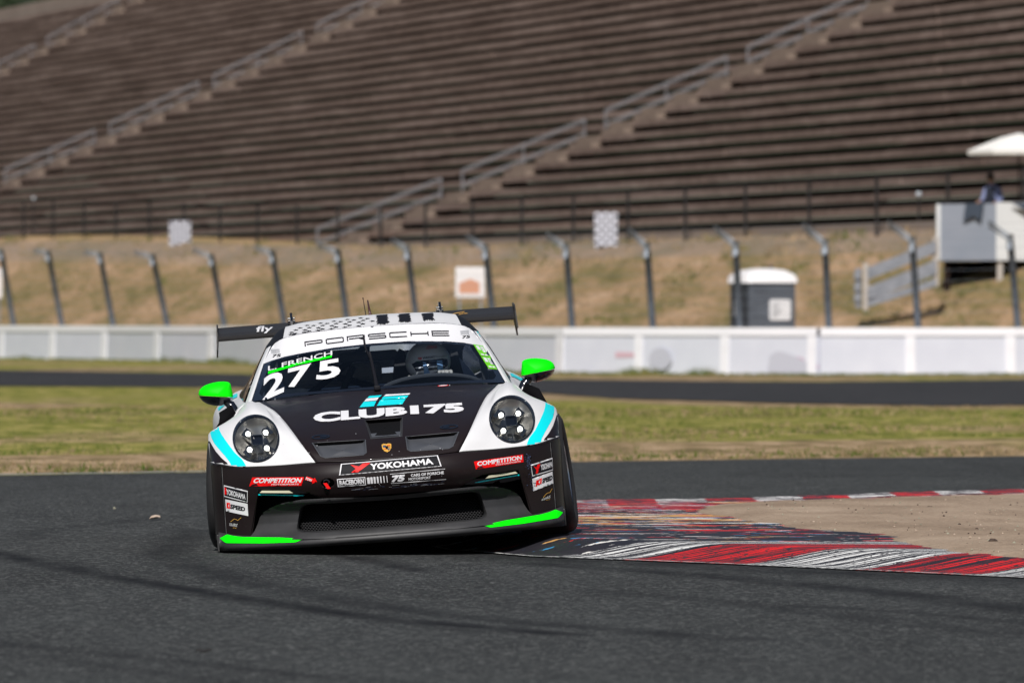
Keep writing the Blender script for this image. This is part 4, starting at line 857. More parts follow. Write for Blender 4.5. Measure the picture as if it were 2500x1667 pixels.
# floor pan and dark mass behind the nose
mb = MB(); mb.box((-.60, .35, .06), (.60, 4.3, .40), .03); mb.box((-.86, 1.45, .06), (.86, 2.9, .30), .03); mb.box((-.55, .34, .06), (.55, .50, .44), .02); mb.box((-.74, .62, .08), (.74, .66, .46)); mb.box((-.66, 1.34, .30), (.66, 1.38, .80)); mb.box((-.74, 4.3, .15), (.74, 4.46, .80), .03)
mb.build('floor_pan', SHELL, car)
# ---- rear body, roof, pillars, glass
mb = MB()
for g in gRB: mb.add(*gridmesh(g))
o = mb.build('rear_bodywork', WHITE, car, True); s = o.modifiers.new('s', 'SOLIDIFY'); s.thickness = .01; s.offset = -1
mb = MB(); mb.add(*gridmesh(gRtop)); mb.add(*gridmesh(gR[40:]))
for sl in (slice(0, 5), slice(-5, None)): mb.add(*gridmesh([r[sl] for r in gR[24:41]]))
roof = mb.build('roof', WHITE, car, True); mb = MB(); mb.add(*gridmesh(gRW)); mb.build('rear_window', REARG, car, True)
mb = MB()
for g in gRAIL: mb.add(*gridmesh(g))
mb.build('roof_rail', INK, car, True)
mb = MB()
for g in gSG: mb.add(*gridmesh(g))
mb.build('side_glass', SIDEG, car, True)
for g in gPIL: mb = MB(); mb.add(*gridmesh(g)); mb.build('windscreen_pillar', WHITE, car, True)
mb = MB(); mb.add(*gridmesh(gW)); ws = mb.build('windscreen', GLASS, car, True)
# black frit along the lower and side edges of the glass
fr_out = [(-.698,.810),(-.45,.826),(-.2,.830),(0,.829),(.2,.830),(.45,.826),(.698,.810),(.615,1.012),(.560,1.030),(.40,1.056),(.2,1.072),(0,1.074),(-.2,1.072),(-.40,1.056),(-.560,1.030),(-.615,1.012)]
fr_in = [(-.640,.832),(-.45,.840),(0,.843),(.45,.840),(.640,.832),(.655,.85),(.590,1.000),(.570,1.018),(.40,1.046),(.12,1.064),(-.12,1.064),(-.40,1.046),(-.570,1.018),(-.590,1.000),(-.655,.85)]
WSS = Surf([gridmesh(gW)]); ROOFS = Surf([gridmesh(gR), gridmesh(gW)] + [gridmesh(g) for g in gRAIL + gPIL])
d = Decal(.0012); d.put([fr_out, fr_in], NAVY, 0, .015, WSS); d.build('glass_border', ws)
# sun strip and lettering
st = [(-.622,1.008),(-.58,1.024),(-.50,1.040),(-.425,1.050),(-.225,1.070),(-.02,1.077),(.194,1.075),(.402,1.058),(.50,1.043),(.58,1.024),(.622,1.008),(.600,1.060),(.578,1.094),(.555,1.118),(.525,1.134),(.48,1.147),(.38,1.160),(.2,1.169),(0,1.172),(-.2,1.169),(-.38,1.160),(-.48,1.147),(-.525,1.134),(-.555,1.118),(-.578,1.094),(-.600,1.060)]
st = [(x * (.985 if 1.02 < z < 1.14 and abs(x) > .5 else 1), z) for x, z in st]; d = Decal(.002); d.put([st], PAPER, 0, .012, ROOFS); strip_ = d.build('sun_strip', ws)
def base_arc(u, v):
    x = -.381 + u * .805; z = lerp([(-.39,1.084),(-.21,1.0935),(-.06,1.0995),(.09,1.1005),(.25,1.0975),(.43,1.085)], x); return (x, z + v * .029)
LT = {'P': [[(0,0),(0,1),(.93,1),(1,.9),(1,.52),(.93,.42),(.09,.42)]], 'O': [[(.5,0),(.07,0),(0,.12),(0,.88),(.07,1),(.93,1),(1,.88),(1,.12),(.93,0),(.5,0)]],
 'R': [[(0,0),(0,1),(.93,1),(1,.9),(1,.55),(.93,.45),(.09,.45)], [(.70,.36),(1,0)]], 'S': [[(1,1),(.07,1),(0,.9),(0,.6),(.07,.5),(.93,.5),(1,.4),(1,.1),(.93,0),(0,0)]],
 'C': [[(1,1),(.07,1),(0,.88),(0,.12),(.07,0),(1,0)]], 'H': [[(0,0),(0,1)], [(1,0),(1,1)], [(.035,.5),(.965,.5)]], 'E': [[(1,1),(0,1),(0,0),(1,0)], [(.035,.5),(.97,.5)]]}
d = Decal(.0035); W7 = .121
for i, ch in enumerate('PORSCHE'):
    for path in LT[ch]:
        P2 = [Vector((p[0] * .097, p[1] * .0245 + .002)) for p in path]; o2 = sweep2([tuple(p) for p in P2], .0066)
        d.put([[base_arc((i * W7 + p[0]) / .823, p[1] / .029) for p in o2]], INK, 0, .02, ROOFS)
d.build('strip_lettering', strip_)
for (cx, cz) in ((-.548, 1.062), (.512, 1.087)):
    d = Decal(.0035); k = -1 if cx < 0 else 1
    for j in range(4): d.put([rrect(cx - .024, cz + .018 - j * .006, cx + .024, cz + .0215 - j * .006, .0005, 1)], SILVER, 0, .03, ROOFS)
    d.text('75', [(cx - .022, cz - .022), (cx + .026, cz - .022), (cx + .03, cz - .006), (cx - .014, cz - .006)], INK, 0, .03, surf=ROOFS); d.build('anniversary_sticker', strip_)
# roof print: stars left, torn stripes right
d = Decal(.003)
def star(cx, cz, rx, rz, a0): return [(cx + (rx if k % 2 == 0 else rx * .42) * math.cos(a0 + k * math.pi / 5), cz + (rz if k % 2 == 0 else rz * .42) * math.sin(a0 + k * math.pi / 5)) for k in range(10)]
for j, (zz, n_, xo) in enumerate(((1.165, 1, -.44), (1.178, 6, -.455), (1.190, 6, -.43), (1.2005, 7, -.45), (1.209, 6, -.425), (1.2165, 6, -.40), (1.2235, 5, -.36))):
    for i in range(n_):
        x = xo + i * .076; zc = zz - .45 * (x + .05) ** 2 * .25 + (.010 if j == 0 else 0) - (.012 * abs(x) / .45 if j > 1 else 0)
        d.put([star(x, zc, .020, .0058 - j * .0004, random.uniform(1.2, 1.9))], INK, 0, .03, ROOFS)
for xc, w_ in ((.065, .030), (.190, .031), (.325, .030)):
    e = []; r = random.Random(int(xc * 1000))
    zt = 1.2315 - xc * xc * .10
    e = [(xc - w_, zt)]
    z = zt
    while z > 1.183: z -= r.uniform(.0015, .004); e += [(xc - w_ + r.uniform(-.012, .008), z), (xc - w_ + r.uniform(-.012, .008), z - .0008)]
    x = xc - w_
    while x < xc + w_ - .006: x += r.uniform(.004, .009); e += [(x, z - r.uniform(-.006, .006)), (x + .002, z - r.uniform(-.006, .006))]
    while z < zt: e += [(xc + w_ + r.uniform(-.010, .006), z)]; z += r.uniform(.002, .005)
    e += [(xc + w_, zt)]
    d.put([e], INK, 0, .012, ROOFS)
d.build('roof_print', roof)
d = Decal(.003); d.put([sweep2([(-.50, 1.1405), (-.38, 1.1625), (-.2, 1.1715), (0, 1.1745), (.2, 1.1715), (.38, 1.1625), (.50, 1.1405)], .0022)], SILVER, 0, .03, ROOFS); d.build('roof_seam', roof)
# pillar livery: cyan band and address lettering
for sg in (1, -1):
    d = Decal(.0025); q = [(sg * .632, 1.018), (sg * .662, 1.010), (sg * .628, 1.070), (sg * .603, 1.063)]
    if sg > 0: q = [(.612, 1.050), (.640, 1.030), (.606, 1.092), (.584, 1.100)]
    else: q = [(-.618, 1.054), (-.640, 1.048), (-.612, 1.10), (-.590, 1.10)]
    d.put([q], CYAN, 0, .02, ROOFS)
    L = [(sg * .722, .835), (sg * .634, 1.043)]; w_ = .013
    if sg > 0: qd = [(.632, 1.040), (.722, .838), (.733, .842), (.643, 1.046)]
    else: qd = [(-.652, 1.040), (-.738, .842), (-.727, .836), (-.641, 1.034)]
    d.text('www.porschecarreracupna.com', qd, INK, 0, .01, surf=ROOFS); d.build('pillar_lettering')
# race number, name, lime entry sticker on the glass
def loc_quad(L): return [tuple(p) for p in L]
d = Decal(.003)
for ch, q in (('2', [(-0.643,0.805),(-0.520,0.849),(-0.502,0.971),(-0.624,0.940)]), ('7', [(-0.503,0.865),(-0.381,0.884),(-0.356,0.994),(-0.486,0.972)]), ('5', [(-0.339,0.898),(-0.203,0.908),(-0.196,1.011),(-0.321,0.998)])):
    d.text(ch, q, PAPER, 0, .03, surf=WSS)
d.build('race_number', ws, 'large white number 275')
d = Decal(.0032)
d.text('L. FRENCH', [(-0.597,0.968),(-0.237,1.029),(-0.235,1.055),(-0.595,0.994)], PAPER, 0, .012, surf=WSS)
d.put([[(-0.598,0.951),(-0.436,0.988),(-0.241,1.017),(-0.240,1.028),(-0.435,1.001),(-0.597,0.964)]], GREEN, 0, .02, WSS)
d.build('driver_name', ws)
d = Decal(.0032); LQ = [(0.618,0.891),(0.683,0.878),(0.623,1.013),(0.551,1.030)]
d.put([LQ], LIME, 0, .02, WSS)
for (u0_, u1_) in ((.12, .38), (.45, .66), (.72, .93)):
    for (v0_, v1_) in ((.06, .12), (.20, .46), (.56, .62), (.70, .95)):
        if (u0_ < .4) and v1_ - v0_ > .1: v0_ += .08
        d.put([qpoly(LQ, [(u0_, v0_), (u1_, v0_), (u1_, v1_), (u0_, v1_)])], PAPER, 1, .03, WSS)
d.put([qpoly(LQ, [(0, .505), (1, .505), (1, .515), (0, .515)])], INK, 2, .03, WSS)
for v_ in (.25, .31, .37, .76, .82, .88): d.put([qpoly(LQ, [(.49, v_), (.60, v_), (.60, v_ + .025), (.49, v_ + .025)])], SILVER, 2, .03, WSS)
d.build('entry_sticker', ws)
# ---- livery on nose: black lower wedge, cyan stripes
for sg in (1, -1):
    d = Decal(.0016)
    cy = [(-0.938,0.670),(-0.932,0.641),(-0.918,0.609),(-0.897,0.581),(-0.866,0.542),(-0.843,0.509),(-0.831,0.481),(-0.752,0.471),(-0.760,0.493),(-0.774,0.517),(-0.808,0.551),(-0.832,0.586),(-0.855,0.622),(-0.873,0.651),(-0.885,0.677),(-0.890,0.700)]
    cy = [(-x if sg > 0 else x, z) for x, z in cy]
    dk = [(-0.949,0.621),(-0.941,0.620),(-0.912,0.566),(-0.881,0.527),(-0.854,0.502),(-0.843,0.475),(-0.892,0.474),(-0.970,0.479)]
    dk = [(-x if sg > 0 else x, z) for x, z in dk]
    NS = Surf([gridmesh(gUP)]); d.put([cy], CYAN, 0, .008, NS); d.build('fender_stripe', car); d = Decal(.0016); d.put([dk], BLACK, 0, .008, NS); d.build('fender_lower_wedge', car)
# livery on rear fenders
RBS = Surf([gridmesh(g) for g in gRB])
for sg in (1, -1):
    d = Decal(.004); d.put([[(sg * a, b) for a, b in ((.742,.853),(.80,.838),(.85,.808),(.90,.765),(.895,.752),(.85,.790),(.80,.820),(.745,.838))]], CYAN, 0, .02, RBS)
    d.put([[(sg * a, b) for a, b in ((.742,.868),(.80,.853),(.85,.822),(.885,.790),(.883,.782),(.85,.812),(.80,.842),(.742,.857))]], INK, 0, .02, RBS)
    d.build('rear_fender_stripe')
mb = MB()
for sg in (1, -1): mb.tube([(sg * .80, 1.50, .77), (sg * .86, 1.50, .74), (sg * .90, 1.52, .66), (sg * .90, 1.52, .45)], .035, 10)
mb.build('wheel_arch_outlet', SHELL, car, True)
# ---- bonnet lettering and logo
d = Decal()
d.text('CLUB', [(-0.376,0.679),(0.132,0.686),(0.137,0.729),(-0.372,0.731)], PAPER, 0, .055)
d.text('175', [(0.149,0.685),(0.439,0.676),(0.442,0.725),(0.152,0.730)], PAPER, 0, .06)
for q, m_ in (([(-0.071,0.785),(-0.005,0.785),(0.011,0.795),(-0.058,0.795)], CYAN), ([(-0.091,0.769),(-0.021,0.770),(-0.008,0.784),(-0.075,0.783)], PAPER), ([(-0.119,0.741),(-0.041,0.741),(-0.024,0.767),(-0.093,0.767)], CYAN),
              ([(0.019,0.788),(0.159,0.787),(0.166,0.794),(0.032,0.797)], PAPER), ([(0.004,0.772),(0.142,0.771),(0.154,0.783),(0.016,0.786)], CYAN), ([(-0.025,0.742),(0.114,0.741),(0.136,0.767),(-0.002,0.770)], CYAN)): d.put([q], m_)
d.build('bonnet_lettering', bonnet)
d = Decal(); d.put([ell(.352,.8195,.031,.0036,20)], RED); d.put([ell(.352,.8195,.025,.0022,16)], PAPER, 1); d.put([[(.384,.8165),(.414,.8155),(.410,.8215),(.388,.8220)]], SILVER); d.build('small_round_sticker', bonnet)
# crest
def shield(cx, cz, w_, h_): return [(cx - w_, cz + h_ * .82), (cx - w_ * .5, cz + h_), (cx, cz + h_ * .88), (cx + w_ * .5, cz + h_), (cx + w_, cz + h_ * .82), (cx + w_ * .95, cz - h_ * .1), (cx + w_ * .55, cz - h_ * .7), (cx, cz - h_), (cx - w_ * .55, cz - h_ * .7), (cx - w_ * .95, cz - h_ * .1)]
d = Decal(); cx, cz = .001, .5235
d.put([shield(cx, cz, .0255, .0225)], GOLD, 0)
d.put([[(cx - .019, cz + .002), (cx - .004, cz + .002), (cx - .004, cz + .013), (cx - .020, cz + .013)]], GRIME, 1); d.put([[(cx + .004, cz + .010), (cx + .019, cz + .010), (cx + .019, cz + .013), (cx + .004, cz + .013)]], RED, 1); d.put([[(cx + .004, cz + .003), (cx + .019, cz + .003), (cx + .019, cz + .006), (cx + .004, cz + .006)]], INK, 1)
d.put([[(cx - .017, cz - .004), (cx - .005, cz - .004), (cx - .005, cz - .007), (cx - .015, cz - .007)]], RED, 1); d.put([[(cx + .005, cz - .003), (cx + .017, cz - .003), (cx + .013, cz - .011), (cx + .005, cz - .014)]], GRIME, 1); d.put([shield(cx, cz, .0075, .0085)], INK, 2)
d.build('crest_badge', bonnet)
# ---- bumper stickers
def yoko(d, Q, small=False):
    d.put([Q], PAPER, 0); b = .012 if not small else .02; bb = b * 5
    d.put([qpoly(Q, [(b, bb), (1 - b, bb), (1 - b, 1 - bb), (b, 1 - bb)])], INK, 1)
    return d
YQ = [(-0.264,0.400),(0.283,0.407),(0.269,0.465),(-0.250,0.458)]
d = Decal(); yoko(d, [YQ[0], (.283, .407), (.268, .465), YQ[3]])
YQ = [YQ[0], (.283, .407), (.268, .465), YQ[3]]
d.put([qpoly(YQ, [(.10, .86), (.19, .62), (.225, .86), (.305, .86), (.185, .14), (.115, .14), (.16, .45)])], RED, 2)
d.text('YOKOHAMA', qpoly(YQ, [(.30, .24), (.93, .24), (.93, .78), (.30, .78)]), PAPER, 2, .03)
d.build('tyre_brand_sticker', bumper, 'white framed black plate with white YOKOHAMA lettering')
RQ = [(-.275, .339), (.302, .337), (.300, .392), (-.277, .381)]
d = Decal()
d.put([qpoly(RQ, [(0, 0), (.26, 0), (.26, .95), (0, 1)]), qpoly(RQ, [(.008, .09), (.253, .09), (.253, .87), (.008, .9)])], PAPER, 0, .03)
d.text('RACEBORN', qpoly(RQ, [(.018, .18), (.245, .18), (.245, .80), (.018, .80)]), PAPER, 0, .05)
for i in range(7): d.put([qpoly(RQ, [(.275 + i * .030, .12), (.275 + i * .030 + .024 - i * .003, .12), (.275 + i * .030 + .024 - i * .003, .86), (.275 + i * .030, .86)])], PAPER, 0, .03)
d.text('75', qpoly(RQ, [(.49, .10), (.61, .10), (.63, .82), (.51, .82)]), PAPER, 0, .06)
d.text('CARS OF PORSCHE', qpoly(RQ, [(.68, .52), (.985, .52), (.985, .80), (.68, .80)]), PAPER, 0, .03)
d.text('MOTORSPORT', qpoly(RQ, [(.655, .16), (.86, .16), (.86, .42), (.655, .42)]), PAPER, 0, .03)
for v_ in (-.04, .97): d.put([qpoly(RQ, [(.49, v_), (1, v_), (1, v_ + .05), (.49, v_ + .05)])], PAPER, 0, .03)
d.build('anniversary_lettering', bumper)
for nm, Q in (('L', [(-0.745,0.372),(-0.467,0.359),(-0.450,0.403),(-0.725,0.418)]), ('R', [(0.465,0.376),(0.728,0.391),(0.728,0.432),(0.458,0.417)])):
    d = Decal(); d.put([Q], RED, 0)
    d.put([qpoly(Q, [(.02, .06), (.17, .06), (.12, .30), (.05, .22)])], INK, 1)
    d.text('COMPETITION', qpoly(Q, [(.045, .36), (.965, .36), (.975, .90), (.06, .92)]), PAPER, 1, .035)
    d.text('MOTORSPORTS', qpoly(Q, [(.42, .10), (.94, .10), (.94, .26), (.42, .26)]), PAPER, 1, .02)
    d.build('competition_sticker', bumper, 'red sponsor strip with white italic lettering')
d = Decal(); d.put([[(-0.436,0.406),(-0.416,0.399),(-0.398,0.390),(-0.394,0.397),(-0.383,0.374),(-0.411,0.365),(-0.406,0.373),(-0.427,0.382),(-0.447,0.389)]], RED, 0); d.text('TOW', [(-0.446,0.391),(-0.412,0.376),(-0.406,0.388),(-0.439,0.402)], PAPER, 1, .04); d.build('tow_arrow', bumper)
for sd_, (YL, KL, SL) in (('L', ([(-0.883,0.324),(-0.761,0.285),(-0.755,0.348),(-0.880,0.386)], [(-0.879,0.245),(-0.762,0.213),(-0.761,0.279),(-0.879,0.310)], [(-0.868,0.158),(-0.825,0.147),(-0.799,0.208),(-0.861,0.212)])),
                          ('R', ([(0.771,0.310),(0.887,0.333),(0.889,0.400),(0.766,0.373)], [(0.771,0.231),(0.884,0.261),(0.883,0.326),(0.769,0.297)], [(0.809,0.170),(0.868,0.178),(0.877,0.237),(0.823,0.205)]))):
    d = Decal(); yoko(d, YL, True)
    if sd_ == 'R': d.put([qpoly(YL, [(.10, .86), (.22, .62), (.29, .84), (.42, .84), (.26, .14), (.16, .14), (.21, .45)])], RED, 2); d.text('YOKOHAMA', qpoly(YL, [(.43, .26), (.97, .28), (.97, .72), (.43, .76)]), PAPER, 2, .03)
    else: d.put([qpoly(YL, [(.03, .22), (.11, .22), (.11, .8), (.03, .84)])], RED, 2); d.text('YOKOHAMA', qpoly(YL, [(.10, .24), (.92, .22), (.92, .66), (.10, .74)]), PAPER, 2, .03)
    d.build('tyre_brand_sticker', bumper)
    d = Decal(); d.put([KL], PAPER, 0)
    d.text('K1', qpoly(KL, [(.12, .28), (.42, .34), (.46, .80), (.18, .76)] if sd_ == 'R' else [(.04, .25), (.20, .28), (.22, .76), (.06, .78)]), RED, 1, .10)
    d.text('SPEED', qpoly(KL, [(.45, .34), (.96, .34), (.99, .72), (.49, .74)] if sd_ == 'R' else [(.20, .30), (.86, .32), (.90, .68), (.23, .70)]), INK, 1, .05)
    d.build('kart_sponsor_sticker', bumper)
    d = Decal(); d.put([sweep2(qpoly(SL, [(.1, .55), (.4, .85), (.6, .80), (.75, .72), (.98, .98)]), .0022)], GOLD, 0, .03)
    d.text('SOLAIRUS', qpoly(SL, [(0, .16), (.85, .16), (.85, .42), (0, .42)]), PAPER, 0, 0); d.text('AVIATION', qpoly(SL, [(.42, .0), (.85, .0), (.85, .08), (.42, .08)]), GOLD, 0, 0)
    d.build('aviation_sticker', bumper)
# scuffed corner
d = Decal(.002); rr_ = random.Random(3)
for k in range(120):
    t_ = rr_.random(); cx, cz = .745 + .03 * t_ + rr_.gauss(0, .011), .425 - .16 * t_ * t_ - .03 * t_ + rr_.gauss(0, .010); s_ = rr_.uniform(.0012, .0048)
    d.put([[(cx + s_ * rr_.uniform(.4, 1.3) * math.cos(a), cz + s_ * rr_.uniform(.4, 1) * math.sin(a)) for a in (0, 1, 2, 3.1, 4.2, 5.3)]], (GRIME, SHELL, GRIME)[k % 3], k % 3 * .3, .05)
for k in range(26):
    cx, cz, s_ = rr_.uniform(-.7, .7), rr_.uniform(.30, .62), rr_.uniform(.001, .0022); d.put([[(cx + s_ * math.cos(a), cz + s_ * rr_.uniform(.6, 2) * math.sin(a)) for a in (0, 1.2, 2.5, 3.8, 5)]], SILVER, 0, .05)
d.build('stone_chips', bumper)
for sg in (1, -1):
    d = Decal(.0016); d.put([sweep2([(sg * .884, .488), (sg * .886, .35), (sg * .887, .118)], .0026)], SEAMC, 0, .02); d.put([sweep2([(sg * .8875, .488), (sg * .8895, .35), (sg * .8905, .118)], .004)], SHELL, 0, .02); d.build('corner_seam', bumper)
SEAM = mat('panel_gap', (.004, .004, .004), .9, spec=.05)
d = Decal(.0022); d.put([sweep2([(-.375, .4715), (-.30, .468), (0, .463), (.30, .468), (.375, .4735)], .0045)], SEAM, 0, .02); d.build('bonnet_gap', bonnet)
for sg in (1, -1): d = Decal(.0022); d.put([sweep2([(sg * .385, .470), (sg * .56, .471), (sg * .69, .472), (sg * .80, .477), (sg * .88, .491), (sg * .925, .500)], .0045)], SEAM, 0, .015); d.put([sweep2([(sg * .80, .4745), (sg * .84, .480), (sg * .88, .488), (sg * .91, .494), (sg * .935, .499)], .011)], BLACK, 0, .01); d.build('fender_gap', car)
d = Decal(.002); rr_ = random.Random(9)
for k in range(40): cx, cz, w_ = rr_.uniform(-.25, .28), rr_.uniform(.312, .326), rr_.uniform(.01, .05); d.put([[(cx, cz), (cx + w_, cz + .001), (cx + w_, cz + .0022), (cx, cz + .0012)]], SILVER if k % 3 == 0 else GRIME, 0, .05)
d.build('scrape_marks', bumper)
# ---- mirrors
MP = [(-0.993,0.870),(-0.990,0.882),(-0.984,0.894),(-0.976,0.902),(-0.965,0.910),(-0.950,0.917),(-0.932,0.922),(-0.912,0.926),(-0.891,0.929),(-0.868,0.930),(-0.848,0.929),(-0.830,0.926),(-0.819,0.922),(-0.812,0.914),(-0.809,0.898),(-0.806,0.880),(-0.803,0.860),(-0.802,0.839),(-0.802,0.833),(-0.821,0.817),(-0.845,0.805),(-0.869,0.795),(-0.892,0.797),(-0.912,0.800),(-0.932,0.806),(-0.949,0.812),(-0.963,0.821),(-0.974,0.829),(-0.983,0.841),(-0.990,0.853)]
for sg in (1, -1):
    L = [(abs(x) * sg, z) for x, z in MP]; c = (sg * .885, .865); rg = []
    for s_, y in ((.02, 1.665), (.25, 1.668), (.5, 1.678), (.72, 1.694), (.88, 1.715), (.97, 1.742), (1, 1.775), (.985, 1.81), (.93, 1.825), (.02, 1.825)): rg.append([(c[0] + (x - c[0]) * s_, y, c[1] + (z - c[1]) * s_) for x, z in L])
    n = len(L); v = [p for r in rg for p in r]; f = [(i * n + k, i * n + (k + 1) % n, (i + 1) * n + (k + 1) % n, (i + 1) * n + k) for i in range(len(rg) - 1) for k in range(n)]
    zs = .838; a_ = Vector((sg * .80, 0, .838)); b_ = Vector((sg * .985, 0, .861)); dd_ = b_ - a_; pn = Vector((-dd_.z, 0, dd_.x)) * (1 if sg > 0 else -1)
    if pn.z < 0: pn = -pn
    for name, m_, sgn in (('mirror_cap', GREEN, 1), ('mirror_housing', NAVY, -1)):
        bm = bm_from(v, f); bmesh.ops.bisect_plane(bm, geom=bm.verts[:] + bm.edges[:] + bm.faces[:], plane_co=a_ + Vector((0, 0, -.002 if sgn < 0 else .001)), plane_no=pn * -sgn, clear_outer=True)
        if sgn < 0:
            for vv in bm.verts: vv.co.x = c[0] + (vv.co.x - c[0]) * .985; vv.co.y = 1.75 + (vv.co.y - 1.75) * .97
            main = bm_obj(bm, 'mirror', m_, car)
        else: cap = bm_obj(bm, name, m_, None)
    cap.parent = main
    mb = MB(); P = [(.862, 1.75, .822), (.835, 1.745, .812), (.815, 1.74, .785), (.795, 1.72, .745), (.775, 1.70, .700)]
    for (px_, py_, pz_), wd in zip(P, (.03, .034, .030, .026, .030)): mb.v += [(sg * (px_ - wd), py_ - .012, pz_ + .004), (sg * (px_ + wd * .7), py_ - .020, pz_ - .004), (sg * (px_ + wd * .8), py_ + .03, pz_ - .004), (sg * (px_ - wd * .9), py_ + .04, pz_ + .004)]
    for i in range(4):
        for k in range(4): mb.f.append((i * 4 + k, i * 4 + (k + 1) % 4, (i + 1) * 4 + (k + 1) % 4, (i + 1) * 4 + k))
    mb.f += [(0, 1, 2, 3), (16, 17, 18, 19)]; mb.fm = [0] * len(mb.f); mb.build('mirror_arm', NAVY, main, True)
# ---- rear wing
wing = empty('rear_wing'); wing.parent = car
mb = MB(); ch = [(4.16, 1.150), (4.155, 1.162), (4.175, 1.176), (4.25, 1.193), (4.36, 1.209), (4.47, 1.228), (4.472, 1.222), (4.36, 1.190), (4.27, 1.166), (4.20, 1.148)]
X = [-.872 + i * 1.744 / 24 for i in range(25)]
for x in X: mb.v += [(x, a, b - .003 * (x / .87) ** 2) for a, b in ch]
mb.f += [(i * 10 + k, i * 10 + (k + 1) % 10, (i + 1) * 10 + (k + 1) % 10, (i + 1) * 10 + k) for i in range(24) for k in range(10)] + [tuple(range(10)), tuple(240 + k for k in range(10))]; mb.fm = [0] * len(mb.f)
WNG = Surf([(mb.v, mb.f)]); blade = mb.build('wing_blade', CARBON, wing, False)
for sg in (1, -1):
    mb = MB(); E = [(4.13, 1.10), (4.15, 1.20), (4.22, 1.232), (4.47, 1.246), (4.50, 1.238), (4.51, 1.15), (4.49, 1.07), (4.47, 1.052), (4.44, 1.056), (4.36, 1.09)]
    for dx in (-.004, .004): mb.v += [(sg * (.876 + .012 * max(0, (1.16 - b)) / .1) + dx, a, b) for a, b in E]
    n = len(E); mb.f = [tuple(range(n)), tuple(n + k for k in range(n))] + [(k, (k + 1) % n, n + (k + 1) % n, n + k) for k in range(n)]; mb.fm = [0] * len(mb.f); mb.build('wing_endplate', CARBON, wing)
    mb = MB(); P = [(4.40, 1.20), (4.39, 1.25), (4.34, 1.268), (4.26, 1.262), (4.18, 1.22), (4.14, 1.12), (4.16, .98), (4.22, .86)]; Q = [(4.45, 1.20), (4.44, 1.262), (4.36, 1.29), (4.24, 1.285), (4.14, 1.235), (4.08, 1.12), (4.08, .98), (4.10, .86)]
    Q = [(a, min(b, 1.283)) for a, b in Q]
    for dx in (-.007, .007): mb.v += [(sg * .438 + dx, a, b) for a, b in P] + [(sg * .438 + dx, a, b) for a, b in Q]
    for i in range(7): mb.f += [(i, i + 1, 9 + i, 8 + i), (16 + i, 17 + i, 25 + i, 24 + i), (i, i + 1, 17 + i, 16 + i), (8 + i, 9 + i, 25 + i, 24 + i)]
    mb.fm = [0] * len(mb.f)
    mb.box((sg * .438 - .022, 4.30, 1.212), (sg * .438 + .022, 4.38, 1.24), .004)
    for dq in (1.232, 1.25): mb.tube([(sg * .438 - .02, 4.33, dq), (sg * .438 + .02, 4.33, dq)], .006)
    mb.build('wing_support', NAVY, wing)
d = Decal(.006); d.text('fly', [(-.655, 1.172), (-.555, 1.172), (-.545, 1.214), (-.645, 1.214)], PAPER, 0, .02, surf=WNG); d.put([sweep2([(.50, 1.198), (.535, 1.205), (.56, 1.2065), (.585, 1.2100)], .0035), sweep2([(.545, 1.1945), (.575, 1.200), (.60, 1.198)], .003)], GOLD, 0, .03, WNG); d.build('wing_lettering', wing)
# ---- wheels
def wheel(x, y, z, camber, steer, r=.335, w=.30):
    o = empty('wheel'); o.parent = car; sg = 1 if x > 0 else -1
    o.location = (x, y, z); o.rotation_euler = (0, rad(camber) * sg, rad(steer))
    mb = MB(); h = w / 2
    mb.lathe([(.225, -h + .01), (.25, -h), (r - .05, -h - .006), (r - .02, -h + .008), (r - .006, -h + .03), (r, -h + .06), (r, h - .06), (r - .006, h - .03), (r - .02, h - .008), (r - .05, h + .006), (.25, h), (.225, h - .01)], 64)
    ty_ = mb.build('tyre', RUBBER, o, True)
    mb = MB(); mb.lathe([(.228, h - .012), (.222, h - .03), (.205, h - .06), (.20, -h + .03), (.228, -h + .01)], 48)
    if sg < 0: mb.v = [(-a, b, c) for a, b, c in mb.v]
    for k in range(10):
        a = 2 * math.pi * k / 10; ca, sa = math.cos(a), math.sin(a); ta = (-sa, ca)
        for s2 in (-1, 1):
            b0 = (.04 * ca + s2 * .012 * ta[0], .04 * sa + s2 * .012 * ta[1]); b1 = (.215 * ca + s2 * .028 * ta[0], .215 * sa + s2 * .028 * ta[1])
            mb.tube([(sg * (h - .07), b0[0], b0[1]), (sg * (h - .045), (b0[0] + b1[0]) / 2, (b0[1] + b1[1]) / 2), (sg * (h - .025), b1[0], b1[1])], .011, 6)
    mb.lathe([(.001, sg * (h - .05)), (.035, sg * (h - .05)), (.045, sg * (h - .07)), (.045, sg * (h - .12))], 20)
    mb.build('rim', ALLOY, o, True)
    mb = MB(); mb.lathe([(.02, sg * .02), (.17, sg * .02), (.17, -sg * .02), (.02, -sg * .02)], 32); mb.build('brake_disc', STEEL, o)
    return o
wheel(-.800, .95, .352, -3.2, -5.0); wheel(.845, .95, .300, 4.6 * -1, -5.0); wheel(-.785, 3.42, .352, -3, 0, .345, .31); wheel(.80, 3.42, .28, -3, 0, .345, .31)
